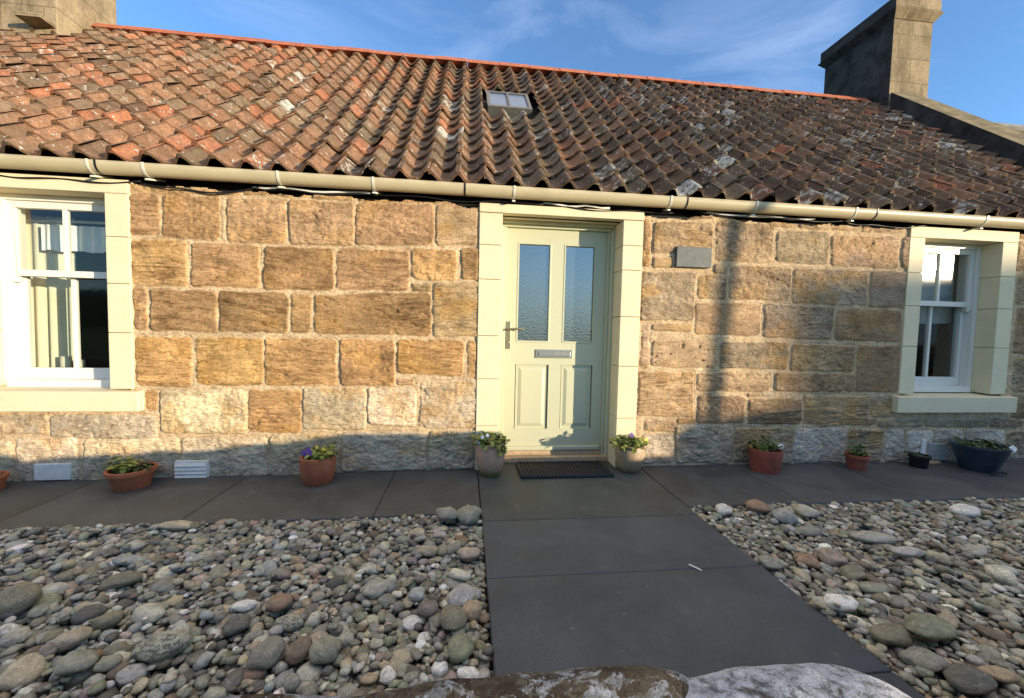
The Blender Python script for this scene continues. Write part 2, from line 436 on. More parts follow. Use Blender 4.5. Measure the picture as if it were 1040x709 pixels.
STONES=[(-2.443,-1.693,2.152,2.134,2.075,2.105,"pr"),
(-1.672,-1.194,2.150,2.149,2.106,2.120,"br"),
(-1.180,-0.876,2.150,2.153,2.113,2.116,"pr"),
(-0.854,-0.369,2.155,2.160,2.110,2.122,"br"),
(-0.354,0.070,2.154,2.163,2.123,2.140,"pr"),
(-2.447,-2.250,2.082,2.087,1.778,1.780,"bh"),
(-2.230,-1.839,2.088,2.090,1.774,1.771,"br"),
(-1.791,-1.373,2.085,2.095,1.758,1.763,"pr"),
(-1.352,-0.875,2.096,2.101,1.764,1.771,"pr"),
(-0.861,-0.268,2.102,2.120,1.779,1.806,"pr"),
(-0.253,0.073,2.121,2.124,1.807,1.814,"gs"),
(-2.443,-2.069,1.757,1.760,1.420,1.419,"bh"),
(-2.042,-1.566,1.747,1.747,1.420,1.421,"bh"),
(-1.531,-1.022,1.741,1.749,1.415,1.424,"dh"),
(-1.000,-0.455,1.750,1.759,1.425,1.436,"bh"),
(-0.433,-0.086,1.768,1.776,1.537,1.526,"or"),
(-0.431,-0.285,1.506,1.503,1.436,1.441,"gr"),
(-0.047,0.087,1.793,1.799,1.543,1.548,"br"),
(-2.438,-2.345,1.406,1.402,1.087,1.090,"pr"),
(-2.325,-1.870,1.396,1.389,1.083,1.085,"dh"),
(-1.856,-1.363,1.397,1.398,1.086,1.089,"dh"),
(-1.341,-1.190,1.391,1.389,1.089,1.092,"bh"),
(-1.168,-0.282,1.389,1.433,1.085,1.088,"dh"),
(-0.267,0.093,1.504,1.540,1.081,1.088,"gh"),
(-2.433,-2.055,1.044,1.044,0.677,0.664,"oh"),
(-2.020,-1.552,1.045,1.047,0.687,0.675,"oh"),
(-1.530,-1.007,1.055,1.043,0.683,0.679,"oh"),
(-0.977,-0.563,1.051,1.051,0.687,0.682,"or"),
(-0.541,-0.019,1.060,1.054,0.785,0.766,"oh"),
(0.013,0.085,1.063,1.064,0.758,0.751,"br"),
(-0.539,-0.408,0.745,0.746,0.690,0.691,"ps"),
(-2.373,-2.292,0.647,0.640,0.484,0.476,"br"),
(-2.274,-1.669,0.641,0.644,0.319,0.299,"yr"),
(-1.655,-1.273,0.652,0.654,0.322,0.304,"oh"),
(-1.258,-0.789,0.662,0.664,0.343,0.325,"yr"),
(-0.767,-0.398,0.665,0.667,0.372,0.355,"yr"),
(-0.360,0.091,0.715,0.743,0.347,0.336,"yr"),
(-3.534,-3.030,0.456,0.462,0.320,0.309,"yr"),
(-3.011,-2.303,0.455,0.454,0.287,0.259,"yr"),
(-3.514,-3.269,0.269,0.267,-0.035,-0.040,"yr"),
(-3.237,-2.850,0.281,0.285,-0.040,-0.048,"yr"),
(-2.804,-2.158,0.270,0.280,-0.042,-0.047,"yr"),
(-2.130,-1.529,0.265,0.275,-0.048,-0.044,"yr"),
(-1.500,-1.000,0.290,0.295,-0.037,-0.015,"yr"),
(-0.970,-0.308,0.302,0.314,-0.007,-0.003,"yr"),
(-0.285,0.090,0.322,0.320,0.005,-0.001,"yr"),
(1.460,1.520,2.096,2.099,1.705,1.699,"br"),
(1.536,2.065,2.149,2.161,2.117,2.128,"pr"),
(1.544,2.074,2.084,2.104,1.823,1.838,"pr"),
(1.553,1.719,1.791,1.798,1.700,1.707,"os"),
(2.111,2.643,2.122,2.116,1.781,1.786,"pr"),
(2.586,2.858,2.147,2.136,2.097,2.094,"pr"),
(2.887,3.445,2.120,2.123,2.095,2.097,"br"),
(3.494,3.862,2.143,2.135,2.091,2.091,"pr"),
(2.672,3.176,2.067,2.075,1.796,1.790,"gr"),
(3.206,3.878,2.059,2.065,1.783,1.783,"pr"),
(3.907,3.978,2.066,2.070,1.793,1.787,"pr"),
(2.096,2.223,1.755,1.760,1.671,1.676,"gs"),
(1.460,1.937,1.663,1.673,1.258,1.262,"gr"),
(1.969,2.223,1.658,1.659,1.457,1.448,"gr"),
(2.247,2.834,1.752,1.750,1.457,1.458,"pr"),
(2.854,3.583,1.751,1.753,1.441,1.436,"gr"),
(3.613,3.986,1.754,1.760,1.428,1.430,"gs"),
(1.478,1.548,1.225,1.227,0.848,0.840,"pr"),
(1.568,1.932,1.236,1.236,1.169,1.168,"bs"),
(1.955,2.561,1.422,1.432,1.143,1.147,"os"),
(2.590,3.261,1.433,1.417,1.139,1.126,"gr"),
(3.291,3.942,1.409,1.410,1.127,1.122,"ds"),
(1.577,2.153,1.093,1.096,0.866,0.855,"bp"),
(2.198,2.846,1.097,1.092,0.856,0.846,"gr"),
(2.875,3.502,1.084,1.077,0.846,0.835,"dr"),
(3.528,3.954,1.086,1.085,0.655,0.648,"ds"),
(1.468,1.970,0.822,0.819,0.440,0.422,"oh"),
(2.000,2.679,0.819,0.826,0.656,0.650,"br"),
(2.727,3.408,0.827,0.825,0.659,0.654,"dr"),
(3.428,3.518,0.825,0.826,0.663,0.655,"ds"),
(2.012,2.448,0.621,0.614,0.378,0.368,"dr"),
(2.478,2.600,0.641,0.641,0.614,0.615,"ps"),
(2.619,2.734,0.641,0.642,0.615,0.615,"ys"),
(2.486,3.004,0.597,0.590,0.368,0.357,"dh"),
(3.032,3.679,0.625,0.619,0.356,0.345,"oh"),
(3.706,3.921,0.619,0.611,0.436,0.417,"gr"),
(3.666,3.768,0.409,0.409,0.345,0.344,"gs"),
(3.789,4.256,0.409,0.407,0.335,0.333,"gr"),
(4.287,4.966,0.407,0.396,0.332,0.320,"gr"),
(4.986,5.365,0.415,0.405,0.329,0.318,"pr"),
(1.532,1.820,0.406,0.396,0.311,0.301,"pr"),
(1.835,1.990,0.422,0.422,0.370,0.370,"os"),
(1.523,1.810,0.286,0.284,0.027,0.022,"yr"),
(1.827,2.352,0.353,0.359,0.022,0.014,"yr"),
(2.372,2.946,0.333,0.321,0.023,0.005,"gr"),
(2.956,3.460,0.321,0.318,0.014,0.006,"wr"),
(3.491,3.847,0.309,0.307,0.015,0.010,"gh"),
(3.878,4.075,0.307,0.306,0.009,0.007,"wr"),
(4.106,4.370,0.296,0.295,0.015,0.002,"wr"),
(4.401,4.702,0.304,0.302,0.011,0.007,"yr"),
(4.734,5.163,0.302,0.300,0.006,0.000,"wr"),
(5.196,5.810,0.290,0.276,0.010,0.001,"gr"),
(5.133,5.608,2.088,2.092,1.814,1.814,"br"),
(5.166,5.342,1.768,1.775,1.500,1.496,"gr"),
(5.375,5.812,1.767,1.773,1.507,1.510,"br"),
(5.184,5.743,1.463,1.469,1.033,1.032,"dr"),
(5.205,5.563,0.995,0.990,0.663,0.655,"gr"),
(5.597,5.964,0.991,0.986,0.665,0.657,"br"),
(5.226,5.884,0.615,0.618,0.414,0.403,"dr"),
(5.090,5.529,2.205,2.209,2.114,2.117,"pr")]
LANDMARKS=[(-1.036,-1.743,0.086,0.055,"speckled"),
(-1.222,-1.556,0.054,0.035,"cream"),
(-1.496,-1.336,0.078,0.039,"olive"),
(-1.599,-1.165,0.071,0.028,"bluegrey"),
(-1.592,-0.841,0.089,0.028,"buff"),
(-0.661,-1.803,0.051,0.075,"grey"),
(-0.474,-1.802,0.052,0.045,"greengrey"),
(-0.567,-1.782,0.042,0.042,"brown"),
(-0.746,-1.538,0.048,0.036,"rust"),
(-0.375,-1.487,0.047,0.043,"palegrey"),
(0.003,-1.554,0.067,0.050,"lilac"),
(-0.034,-1.693,0.054,0.046,"olive"),
(-0.002,-1.824,0.053,0.053,"green"),
(-0.241,-1.897,0.026,0.029,"white"),
(-0.298,-1.907,0.023,0.019,"tan"),
(0.032,-0.862,0.071,0.054,"greengrey"),
(-0.098,-0.866,0.071,0.047,"grey"),
(-0.139,-1.619,0.044,0.036,"purple"),
(-0.190,-1.526,0.034,0.038,"bluegrey"),
(-0.008,-1.404,0.055,0.032,"cream"),
(0.029,-1.247,0.055,0.045,"pink"),
(-1.253,-1.801,0.058,0.039,"greengrey"),
(-1.596,-1.640,0.042,0.028,"palegrey"),
(-1.780,-1.463,0.079,0.051,"olive"),
(-0.881,-1.533,0.044,0.024,"white"),
(-0.856,-1.632,0.045,0.053,"dark"),
(-0.656,-1.643,0.049,0.034,"speckled"),
(-0.177,-1.188,0.066,0.035,"buff"),
(1.620,-1.721,0.068,0.038,"white"),
(1.536,-1.423,0.054,0.035,"grey"),
(2.324,-1.231,0.113,0.034,"palegrey"),
(2.317,-1.417,0.083,0.031,"lilac"),
(2.015,-0.974,0.068,0.043,"bluegrey"),
(2.773,-1.394,0.070,0.032,"palegrey"),
(2.610,-1.605,0.067,0.038,"cream"),
(1.874,-1.430,0.060,0.040,"pink"),
(1.829,-1.888,0.124,0.042,"green"),
(1.632,-1.907,0.083,0.041,"olive"),
(1.640,-2.006,0.067,0.042,"grey"),
(1.691,-2.101,0.079,0.043,"dark"),
(1.820,-2.090,0.057,0.030,"tan"),
(1.870,-1.637,0.068,0.032,"greengrey"),
(2.021,-1.145,0.081,0.035,"grey"),
(1.936,-0.846,0.065,0.039,"rust"),
(1.674,-0.872,0.051,0.032,"white"),
(1.868,-1.543,0.052,0.033,"olive"),
(2.210,-0.919,0.058,0.038,"palegrey"),
(3.314,-0.973,0.079,0.039,"white")]
# ------------------------------------------------------------------ the cottage
cot = thing('cottage', (1.0, 0, 0), 'low sandstone cottage with orange pantile roof, sage door and two sash windows', 'cottage')

# openings: (x0, x1, z0, z1) of the dressed surround's outside
OPEN = [(-3.60, -2.445, .485, 2.165), (.085, 1.452, -.2, 2.155), (3.965, 5.115, .47, 2.165)]

def build_wall():
    rs = random.Random(5)
    stones = list(STONES)
    # courses carried on past the edges of the photograph
    def course(xa, xb, zs):
        for z0, z1 in zs:
            x = xa + rs.uniform(0, .1)
            while x < xb - .12:
                w = min(rs.uniform(.28, .62), xb - x)
                stones.append((x + .008, x + w - .012, z1 - .01, z1 - .01, z0 + .012, z0 + .012, rs.choice('bpydog') + rs.choice('rrh')))
                x += w
    rows = [(.0, .33), (.33, .72), (.72, 1.05), (1.05, 1.4), (1.4, 1.78), (1.78, 2.10)]
    course(-5.4, -3.62, rows[:])
    course(5.62, 6.55, rows[:])
    xs = np.concatenate([np.arange(-5.4, -3.6, .025), np.arange(-3.6, 5.5, .0078), np.arange(5.5, 6.56, .025)])
    zs = np.concatenate([np.arange(-.12, 2.185, .0078)])
    X, Z = np.meshgrid(xs, zs)
    nx, nz = len(xs), len(zs)
    Hm = .0035 * fbm(X * 22, Z * 22, 3) + .0015 * vn(X * 90, Z * 90, 9)
    mort = np.array((.60, .455, .285))
    C = mort * (1 + .16 * fbm(X * 9, Z * 9, 4)[..., None] + .10 * vn(X * 70, Z * 70, 5)[..., None])
    Hh = Hm.copy(); SD = np.full(X.shape, .06)
    base = dict(b=(.47, .30, .152), o=(.53, .33, .15), p=(.49, .32, .18), y=(.65, .53, .36), g=(.45, .325, .19), d=(.39, .245, .122), w=(.66, .60, .50))
    for i, (x0, x1, a0, a1, b0, b1, code) in enumerate(stones):
        cc, tx = code[0], code[1]
        i0, i1 = np.searchsorted(xs, [x0 - .03, x1 + .03]); j0, j1 = np.searchsorted(zs, [min(b0, b1) - .03, max(a0, a1) + .03])
        if i1 - i0 < 2 or j1 - j0 < 2: continue
        x = X[j0:j1, i0:i1]; z = Z[j0:j1, i0:i1]
        x0 -= .004; x1 += .004; a0 += .003; a1 += .003; b0 -= .003; b1 -= .003
        wx = x + .015 * fbm(x * 10 + i * 3.1, z * 10, 11 + i, 4); wz = z + .015 * fbm(x * 9, z * 10 + i * 1.7, 57 + i, 4)
        u = np.clip((wx - x0) / (x1 - x0), 0, 1)
        zt = a0 + (a1 - a0) * u; zb = b0 + (b1 - b0) * u
        small = min(x1 - x0, (a0 + a1 - b0 - b1) / 2)
        r = min(.034, small * .33)
        dx = np.maximum(x0 - wx, wx - x1) + r; dz = np.maximum(zb - wz, wz - zt) + r
        sd = np.hypot(np.maximum(dx, 0), np.maximum(dz, 0)) + np.minimum(np.maximum(dx, dz), 0) - r
        SD[j0:j1, i0:i1] = np.minimum(SD[j0:j1, i0:i1], sd)
        k = np.clip(-sd / .014 + .2, 0, 1); k = k * k * (3 - 2 * k)
        dome = np.clip(-sd / .07, 0, 1) * .002
        s = 100 + i * 7
        rr = random.Random(i * 13 + 1)
        proud = rr.uniform(.009, .018)
        rough = fbm(x * 16 + s, z * 20, s, 4)
        if tx == 'h':
            ang = rr.uniform(-.12, .12)
            zz = z + ang * x
            fz = rr.uniform(24, 36); n_ = fbm(x * 4 + s, zz * fz + s, s + 1, 3)
            te = .0095 * n_ - .014 * np.clip(1 - np.abs(n_) / .13, 0, 1) * np.clip(.6 + vn(x * 7 + s, z * 9, s + 2), 0, 1) + .0050 * rough
        elif tx == 's':
            te = .0030 * rough
        elif tx == 'p':
            te = .003 * rough
            pit = vn(x * 26 + s, z * 38, s + 5)
            te = te - .014 * np.clip((pit - .62) / .2, 0, 1)
        else:
            n_ = fbm(x * 9 + s, z * 17 + s, s + 1, 3)
            te = .0095 * rough - .010 * np.clip(1 - np.abs(n_) / .12, 0, 1) * np.clip(.4 + vn(x * 6 + s, z * 8, s + 2), 0, 1) + .0034 * vn(x * 45 + s, z * 60, s + 2)
        h = proud + dome + te
        Hh[j0:j1, i0:i1] = np.where(k > 0, Hm[j0:j1, i0:i1] * (1 - k) + h * k, Hh[j0:j1, i0:i1])
        b = np.array(base[cc]) * rr.uniform(.80, 1.14) * np.array((1, rr.uniform(.97, 1.03), rr.uniform(.92, 1.05)))
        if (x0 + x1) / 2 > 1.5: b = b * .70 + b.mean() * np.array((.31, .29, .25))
        t1 = fbm(x * 3.2 + s, z * 4.5, s + 3, 3)[..., None]
        t2 = fbm(x * 6 + s, z * 26, s + 4, 3)[..., None]
        col = b * (1 + .34 * t1 + .26 * t2)
        # thin dark lines of uneven strength across the stone
        lz = z + rr.uniform(-.15, .15) * x
        streak = fbm(x * 3 + s * 3, lz * (30 if tx == 'h' else 22) + s, s + 9, 3)[..., None]
        streak = np.clip(1 - np.abs(streak) / .16, 0, 1) * np.clip(.45 + fbm(x * 5 + s, z * 5, s + 10, 2), 0, 1)[..., None] * (.80 if tx == 'h' else .55)
        col = col * (1 - streak * np.array((.72, .80, .86)))
        # ochre iron stains and pale weathering that belong to single stones
        oc = np.clip((fbm(x * 4 + s * 2, z * 6, s + 6, 3)[..., None] - .05) * 3, 0, 1) * (.5 if cc in 'oyg' else .3)
        col = col * (1 - oc) + np.array((.52, .30, .095)) * oc
        if cc in 'yw':
            pw = np.clip((fbm(x * 7 + s, z * 7, s + 8, 4)[..., None] + .1) * 2.2, 0, 1) * .45
            col = col * (1 - pw) + np.array((.52, .45, .34)) * pw
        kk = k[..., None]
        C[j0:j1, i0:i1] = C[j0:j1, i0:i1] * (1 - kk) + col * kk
    rb = np.clip((SD - .002) / .009, 0, 1); rb = rb * rb * (3 - 2 * rb)      # raised ribbon pointing
    Hh = np.where(SD > 0, Hh - .002 + .009 * rb * (.7 + .5 * fbm(X * 12, Z * 12, 91)), Hh)
    # pale grey buff blended in, strongest close to the ground
    g = np.clip((.22 + .06 * fbm(X * 4, Z * 4, 77) - Z) / .16, 0, 1)[..., None] * .5
    C = C * (1 - g) + np.array((.50, .44, .35)) * g
    V = np.stack([X, -Hh - .001, Z], -1).reshape(-1, 3)
    V[:, 2] += 0
    idx = np.arange(nx * nz).reshape(nz, nx)
    F = np.stack([idx[:-1, :-1], idx[:-1, 1:], idx[1:, 1:], idx[1:, :-1]], -1)
    xc = (xs[:-1] + xs[1:])[None, :] / 2 + 0 * F[..., 0]; zc = (zs[:-1] + zs[1:])[:, None] / 2 + 0 * F[..., 0]
    keep = zc < 2.135 + .022 * vn(xc * 5, xc * 0, 31) + .01 * vn(xc * 17, xc * 0, 33)
    for x0, x1, z0, z1 in OPEN:
        keep &= ~((xc > x0 + .03) & (xc < x1 - .03) & (zc > z0 + .03) & (zc < z1 - .03))
    F = F[keep].reshape(-1, 4)
    used = np.unique(F); remap = -np.ones(nx * nz, np.int64); remap[used] = np.arange(len(used))
    V = V[used]; F = remap[F]; Cc = C.reshape(-1, 3)[used]
    # the thickness of the masonry: piers behind the face, gables and back wall
    mb = MB()
    cuts = [-6.4] + [c for o in OPEN for c in (o[0] + .03, o[1] - .03)] + [6.55]
    for a, b in zip(cuts[0::2], cuts[1::2]): mb.box(a, b, .012, .45, -.2, 2.10)
    for x0, x1, z0, z1 in OPEN:
        if z0 > 0: mb.box(x0 + .03, x1 - .03, .012, .45, -.2, z0 + .02)
        mb.box(x0 + .03, x1 - .03, .14, .45, z1 - .06, 2.10)
    mb.box(-6.4, 6.55, 5.3, 5.75, -.2, 2.3)
    for xa, xb in ((-6.4, -6.0), (6.15, 6.55)):
        mb.add([(xa, .45, -.2), (xb, .45, -.2), (xb, 5.3, -.2), (xa, 5.3, -.2), (xa, .45, 2.3), (xb, .45, 2.3), (xb, 5.3, 2.3), (xa, 5.3, 2.3), (xa, YR, ZR - .25), (xb, YR, ZR - .25)],
               [(0, 3, 2, 1), (0, 1, 5, 4), (2, 3, 7, 6), (1, 2, 6, 9, 5), (3, 0, 4, 8, 7), (4, 5, 9, 8), (6, 7, 8, 9)])
    V2 = np.array(mb.v, np.float32); n = len(V)
    quads = [tuple(i + n for i in f) for f in mb.f if len(f) == 4]
    pent = [f for f in mb.f if len(f) == 5]
    for f in pent: quads += [tuple(i + n for i in f[:4]), (f[0] + n, f[3] + n, f[4] + n, f[4] + n)]
    quads = [q for q in quads if len(set(q)) == 4]
    V = np.vstack([V, V2]); F = np.vstack([F, np.array(quads)])
    Cc = np.vstack([Cc, np.tile((.38, .25, .14), (len(V2), 1))])
    np_mesh('wall', V, F, M['wall'], cot, (1, 0, 0), Cc, smooth=True)

build_wall()

# rooms behind the windows and the floor inside: one plastered lining
mb = MB()
mb.box(-6.0, 6.15, .46, 5.3, -.12, -.02); mb.box(-6.0, 6.15, .46, 5.3, 2.28, 2.33)
mb.box(-1.2, -1.1, .46, 5.3, -.02, 2.28); mb.box(2.4, 2.5, .46, 5.3, -.02, 2.28)
mb.box(-6.0, 6.15, 3.6, 3.7, -.02, 2.28)
mb.build('room', M['room'], cot)

# eaves board in the dark gap over the wall head
mb = MB(); mb.box(-6.4, 6.5, .05, .09, 2.08, 2.36); mb.box(-6.4, 6.5, -.03, .05, 2.200, 2.215)
mb.build('eaves_board', M['dark'], cot)

# ---------------------------------------------------------------- roof
def slope(x, s, w):      # x along the eave, s up the slope, w off the slope
    return (x, YE + s * math.cos(THETA) - w * math.sin(THETA), ZE + s * math.sin(THETA) + w * math.cos(THETA))

SKY = (.19, .69, .0, 1.87, 2.50)    # skylight: x0, x1, -, s0, s1
def coping_x(s):                     # the gable runs very slightly askew
    return 6.18 + .40 * s / 3.6

def PROF(u):            # pantile: wide round trough, narrow round roll
    u = (u + .16) % 1.0 if not (u < -.159) else 0
    if u < .32:          # roll
        return .052 + .026 * math.sin(math.pi * u / .32)
    q = (u - .32) / .68 * 2 - 1
    return .052 * (abs(q) ** 2.2)

def build_roof():
    rs = random.Random(11); cw, ex, nrow = .214, .2217, 18
    V, F, C = [], [], []
    nu = 21
    x = -6.5; ci = 0
    while x < 6.7:
        cj = rs.uniform(-.012, .012)
        for r in range(nrow):
            s0 = r * ex + rs.uniform(-.010, .010) - .048; L = .292
            if r == nrow - 1: L = .235
            xc = x + cw / 2
            if xc > coping_x(s0) + .12: continue
            if SKY[0] - .10 < xc < SKY[1] + .10 and SKY[3] - .10 < s0 + .12 < SKY[4] + .08: continue
            rot = rs.gauss(0, .014); lift = abs(rs.gauss(0, .004)); tw = rs.gauss(0, .006); jx = cj + rs.gauss(0, .004)
            tt = np.clip((xc + 1.2) / 3.4, 0, 1)        # redder clay at left, darker tiles towards the right
            q = rs.random()
            red, brn, drk, gry = np.array((.37, .150, .080)), np.array((.245, .142, .086)), np.array((.105, .074, .054)), np.array((.18, .145, .10))
            pr = (.16 - .13 * tt, .58 - .30 * tt, .08 + .45 * tt)
            c = red if q < pr[0] else brn if q < pr[0] + pr[1] else drk if q < sum(pr) else gry
            c = (c * .72 + brn * (1 - .6 * tt) * .28) * rs.uniform(.78, 1.18)
            li = max(0, min(1, rs.gauss(-.12 + .24 * tt * (1 - .3 * np.clip((xc - 4.5) / 2, 0, 1)), .28)))
            if rs.random() < .004: li = .9
            n0 = len(V)
            us = np.linspace(-.06, 1.06, nu)
            for v, face in ((0, 1), (0, 0), (.5, 0), (1, 0)):
                for u in us:
                    prof = PROF(u) + .008 * u
                    w = prof + (1 - v) * .036 + lift * (1 - v) + tw * (u - .5) * 2 * (1 - v)
                    if face: w -= .025
                    w -= .070
                    du = (u - .5) * cw
                    s = s0 + v * L + rot * du * 1.0
                    if v == 0: s += -.006 * math.cos(2 * math.pi * u)
                    V.append(slope(x + cw / 2 + jx + du - rot * v * L, s, w)); C.append((*c, li))
            for row in range(3):
                for k in range(nu - 1):
                    a = n0 + row * nu + k
                    F.append((a, a + 1, a + nu + 1, a + nu))
        x += cw; ci += 1
    # boarding beneath the tiles, back slope
    def q4(a, b, c_, d):
        n = len(V); V.extend([a, b, c_, d]); C.extend([(.05, .045, .04, 0)] * 4); F.append((n, n + 1, n + 2, n + 3))
    q4(slope(-6.5, -.02, -.14), slope(6.3, -.02, -.14), slope(6.62, 3.99, -.14), slope(-6.5, 3.99, -.14))
    zb = ZR - .06
    q4((-6.5, YR, zb), (6.6, YR, zb), (6.6, 5.9, 2.2), (-6.5, 5.9, 2.2))
    return np_mesh('roof', V, F, M['tile'], cot, (0, 1.4, 3.7), np.array(C))
roof = build_roof()
for p in roof.data.polygons: p.use_smooth = False

# ridge: a run of angular clay ridge tiles bedded end to end
mb = MB(); x = -5.05; rs = random.Random(3)
while x < 6.45:
    x1 = min(x + .455, 6.5); dz = rs.uniform(-.006, .006); w = .115
    mb.add([(x, YR - w, ZR - .055 + dz), (x, YR - .03, ZR + .045 + dz), (x, YR + .03, ZR + .045 + dz), (x, YR + w, ZR - .055 + dz),
            (x1 - .008, YR - w, ZR - .055 + dz), (x1 - .008, YR - .03, ZR + .045 + dz), (x1 - .008, YR + .03, ZR + .045 + dz), (x1 - .008, YR + w, ZR - .055 + dz)],
           [(0, 1, 2, 3), (7, 6, 5, 4), (0, 4, 5, 1), (1, 5, 6, 2), (2, 6, 7, 3), (3, 7, 4, 0)])
    x += .455
mb.build('ridge', M['ridge'], roof, bevel=.006)

# skylight
mb = MB()
def sbox(x0, x1, s0, s1, w0, w1, mi=0):
    P = [slope(x0, s0, w0), slope(x1, s0, w0), slope(x1, s1, w0), slope(x0, s1, w0), slope(x0, s0, w1), slope(x1, s0, w1), slope(x1, s1, w1), slope(x0, s1, w1)]
    mb.hexa(P, mi)
x0, x1, s0, s1 = SKY[0], SKY[1], SKY[3], SKY[4]
sbox(x0, x1, s0, s0 + .05, -.09, .016); sbox(x0, x1, s1 - .05, s1, -.09, .016)
sbox(x0, x0 + .035, s0 + .05, s1 - .05, -.09, .016); sbox(x1 - .035, x1, s0 + .05, s1 - .05, -.09, .016)
sbox((x0 + x1) / 2 - .014, (x0 + x1) / 2 + .014, s0 + .05, s1 - .05, .0, .018)
sky_o = mb.build('skylight', mat_plain('lead_frame', (.10, .10, .09), .5, 20, .2, .4), cot, bevel=.004)
mb = MB(); sbox(x0 + .036, x1 - .036, s0 + .051, s1 - .051, -.012, .002)
mb.build('pane', mat_plain('skylight_glass', (.10, .15, .235), .3, 3, .1, .12, .0), sky_o)

# gutter: deep half round with clips and joints
def gutter_profile(n=12):
    pts = []
    for k in range(n + 1):
        a = math.pi * k / n
        pts.append((-.072 - .054 * math.cos(a), 2.258 - .078 * math.sin(a) ** .8))
    inner = [(y * .0 + (-.072 + (y + .072) * .92), 2.258 - (2.258 - z) * .94) for y, z in pts][::-1]
    return pts + inner
mb = MB(); prof = gutter_profile()
gx = [-6.4, 6.6]; n = len(prof)
vs = [(x, y, z) for x in np.linspace(-6.4, 6.6, 40) for y, z in prof]
fs = [(i * n + k, i * n + (k + 1) % n, (i + 1) * n + (k + 1) % n, (i + 1) * n + k) for i in range(39) for k in range(n)]
mb.add(vs, fs)
gut = mb.build('gutter', M['gutter'], cot, smooth=True)
def gutter_band(x, w, grow, mat, name, tail=False):
    b = MB(); vs = []; m = 13
    for xx in (x - w / 2, x + w / 2):
        for k in range(m):
            a = math.pi * k / (m - 1)
            vs.append((xx, -.072 - (.054 + grow) * math.cos(a), 2.260 - (.078 + grow) * math.sin(a) ** .8))
    for xx in (x - w / 2, x + w / 2):
        for k in range(m):
            a = math.pi * k / (m - 1)
            vs.append((xx, -.072 - (.052) * math.cos(a), 2.260 - (.076) * math.sin(a) ** .8))
    fs = []
    for k in range(m - 1):
        fs += [(k, k + 1, m + k + 1, m + k), (2 * m + k, 3 * m + k, 3 * m + k + 1, 2 * m + k + 1), (k, 2 * m + k, 2 * m + k + 1, k + 1), (m + k, m + k + 1, 3 * m + k + 1, 3 * m + k)]
    fs += [(0, m, 3 * m, 2 * m), (m - 1, 3 * m - 1 + m - m, 4 * m - 1, 2 * m - 1)]
    b.add(vs, fs)
    if tail:      # the bracket arm runs back under the eaves
        b.hexa([(x - .012, -.09, 2.152), (x + .012, -.09, 2.152), (x + .030, .05, 2.19), (x + .006, .05, 2.19),
                (x - .012, -.09, 2.164), (x + .012, -.09, 2.164), (x + .030, .05, 2.205), (x + .006, .05, 2.205)])
    return b.build(name, mat, gut)
for x in (-4.9, -4.0, -2.62, -2.27, -1.38, -.71, .35, 1.63, 2.38, 3.3, 4.6, 5.4):
    gutter_band(x, .016, .005, M['clip'], 'bracket', True)
for x in (-2.62, -.08, 1.72, 3.45, 5.15):
    gutter_band(x + .05, .012, .004, M['black'], 'joint')

# loose cables strung under the eaves
mb = MB(); rs = random.Random(8)
def strand(xa, xb, za, sag, y, r, m=24):
    P = []
    for i in range(m + 1):
        u = i / m
        P.append((xa + (xb - xa) * u, y + .006 * math.sin(u * 17), za - sag * 4 * u * (1 - u) + .008 * math.sin(u * 11 + xa)))
    mb.tube(P, r, 6)
strand(-3.3, -2.35, 2.150, .012, -.030, .006); strand(-2.35, -1.55, 2.155, .045, -.034, .006); strand(-1.55, -.7, 2.160, .010, -.025, .005)
strand(-.7, .6, 2.165, .008, -.03, .005); strand(.6, 1.7, 2.160, .016, -.03, .005)
strand(1.9, 3.3, 2.168, .01, -.03, .005); strand(3.3, 4.1, 2.165, .022, -.03, .005)
mb.build('cable', M['black'], cot, smooth=True)
mb = MB(); strand(-1.6, -.75, 2.172, .006, -.022, .008, 10); strand(.6, 1.15, 2.170, .004, -.024, .008, 8); strand(2.0, 3.0, 2.175, .005, -.022, .009, 10)
mb.build('cable', M['paper'], cot, smooth=True)

# ---------------------------------------------------------------- chimneys and gable coping
mb = MB(); mb.box(-6.15, -4.955, 2.27, 3.10, 3.6, 6.9)
ch = mb.build('chimney', M['chim'], cot, bevel=.012)
ch['label'] = 'broad sandstone chimney stack at the left end of the roof'
mb = MB(); mb.box(-5.24, -4.965, 2.09, 2.30, 4.645, 4.69); mb.build('drip_ledge', M['chim'], ch, bevel=.006)
mb = MB(); mb.box(-6.22, -4.89, 2.20, 3.17, 6.9, 7.05); mb.build('chimney_cap', M['chim'], ch, bevel=.012)
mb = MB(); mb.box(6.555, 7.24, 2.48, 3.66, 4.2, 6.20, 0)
mb.mi[4] = 1        # the flank towards the roof takes the near-black material
ch = mb.build('chimney', [M['chim'], M['dark_face']], cot)
ch['label'] = 'tall square stone chimney stack with moulded cap at right gable'
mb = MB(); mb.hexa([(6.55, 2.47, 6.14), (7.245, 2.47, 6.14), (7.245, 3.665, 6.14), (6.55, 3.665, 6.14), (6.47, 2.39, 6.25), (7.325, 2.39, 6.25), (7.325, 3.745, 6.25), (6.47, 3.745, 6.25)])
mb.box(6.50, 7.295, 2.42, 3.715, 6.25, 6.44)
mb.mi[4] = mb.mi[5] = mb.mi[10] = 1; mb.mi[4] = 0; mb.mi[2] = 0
mb.build('chimney_cap', [M['chim'], M['dark_face']], ch)
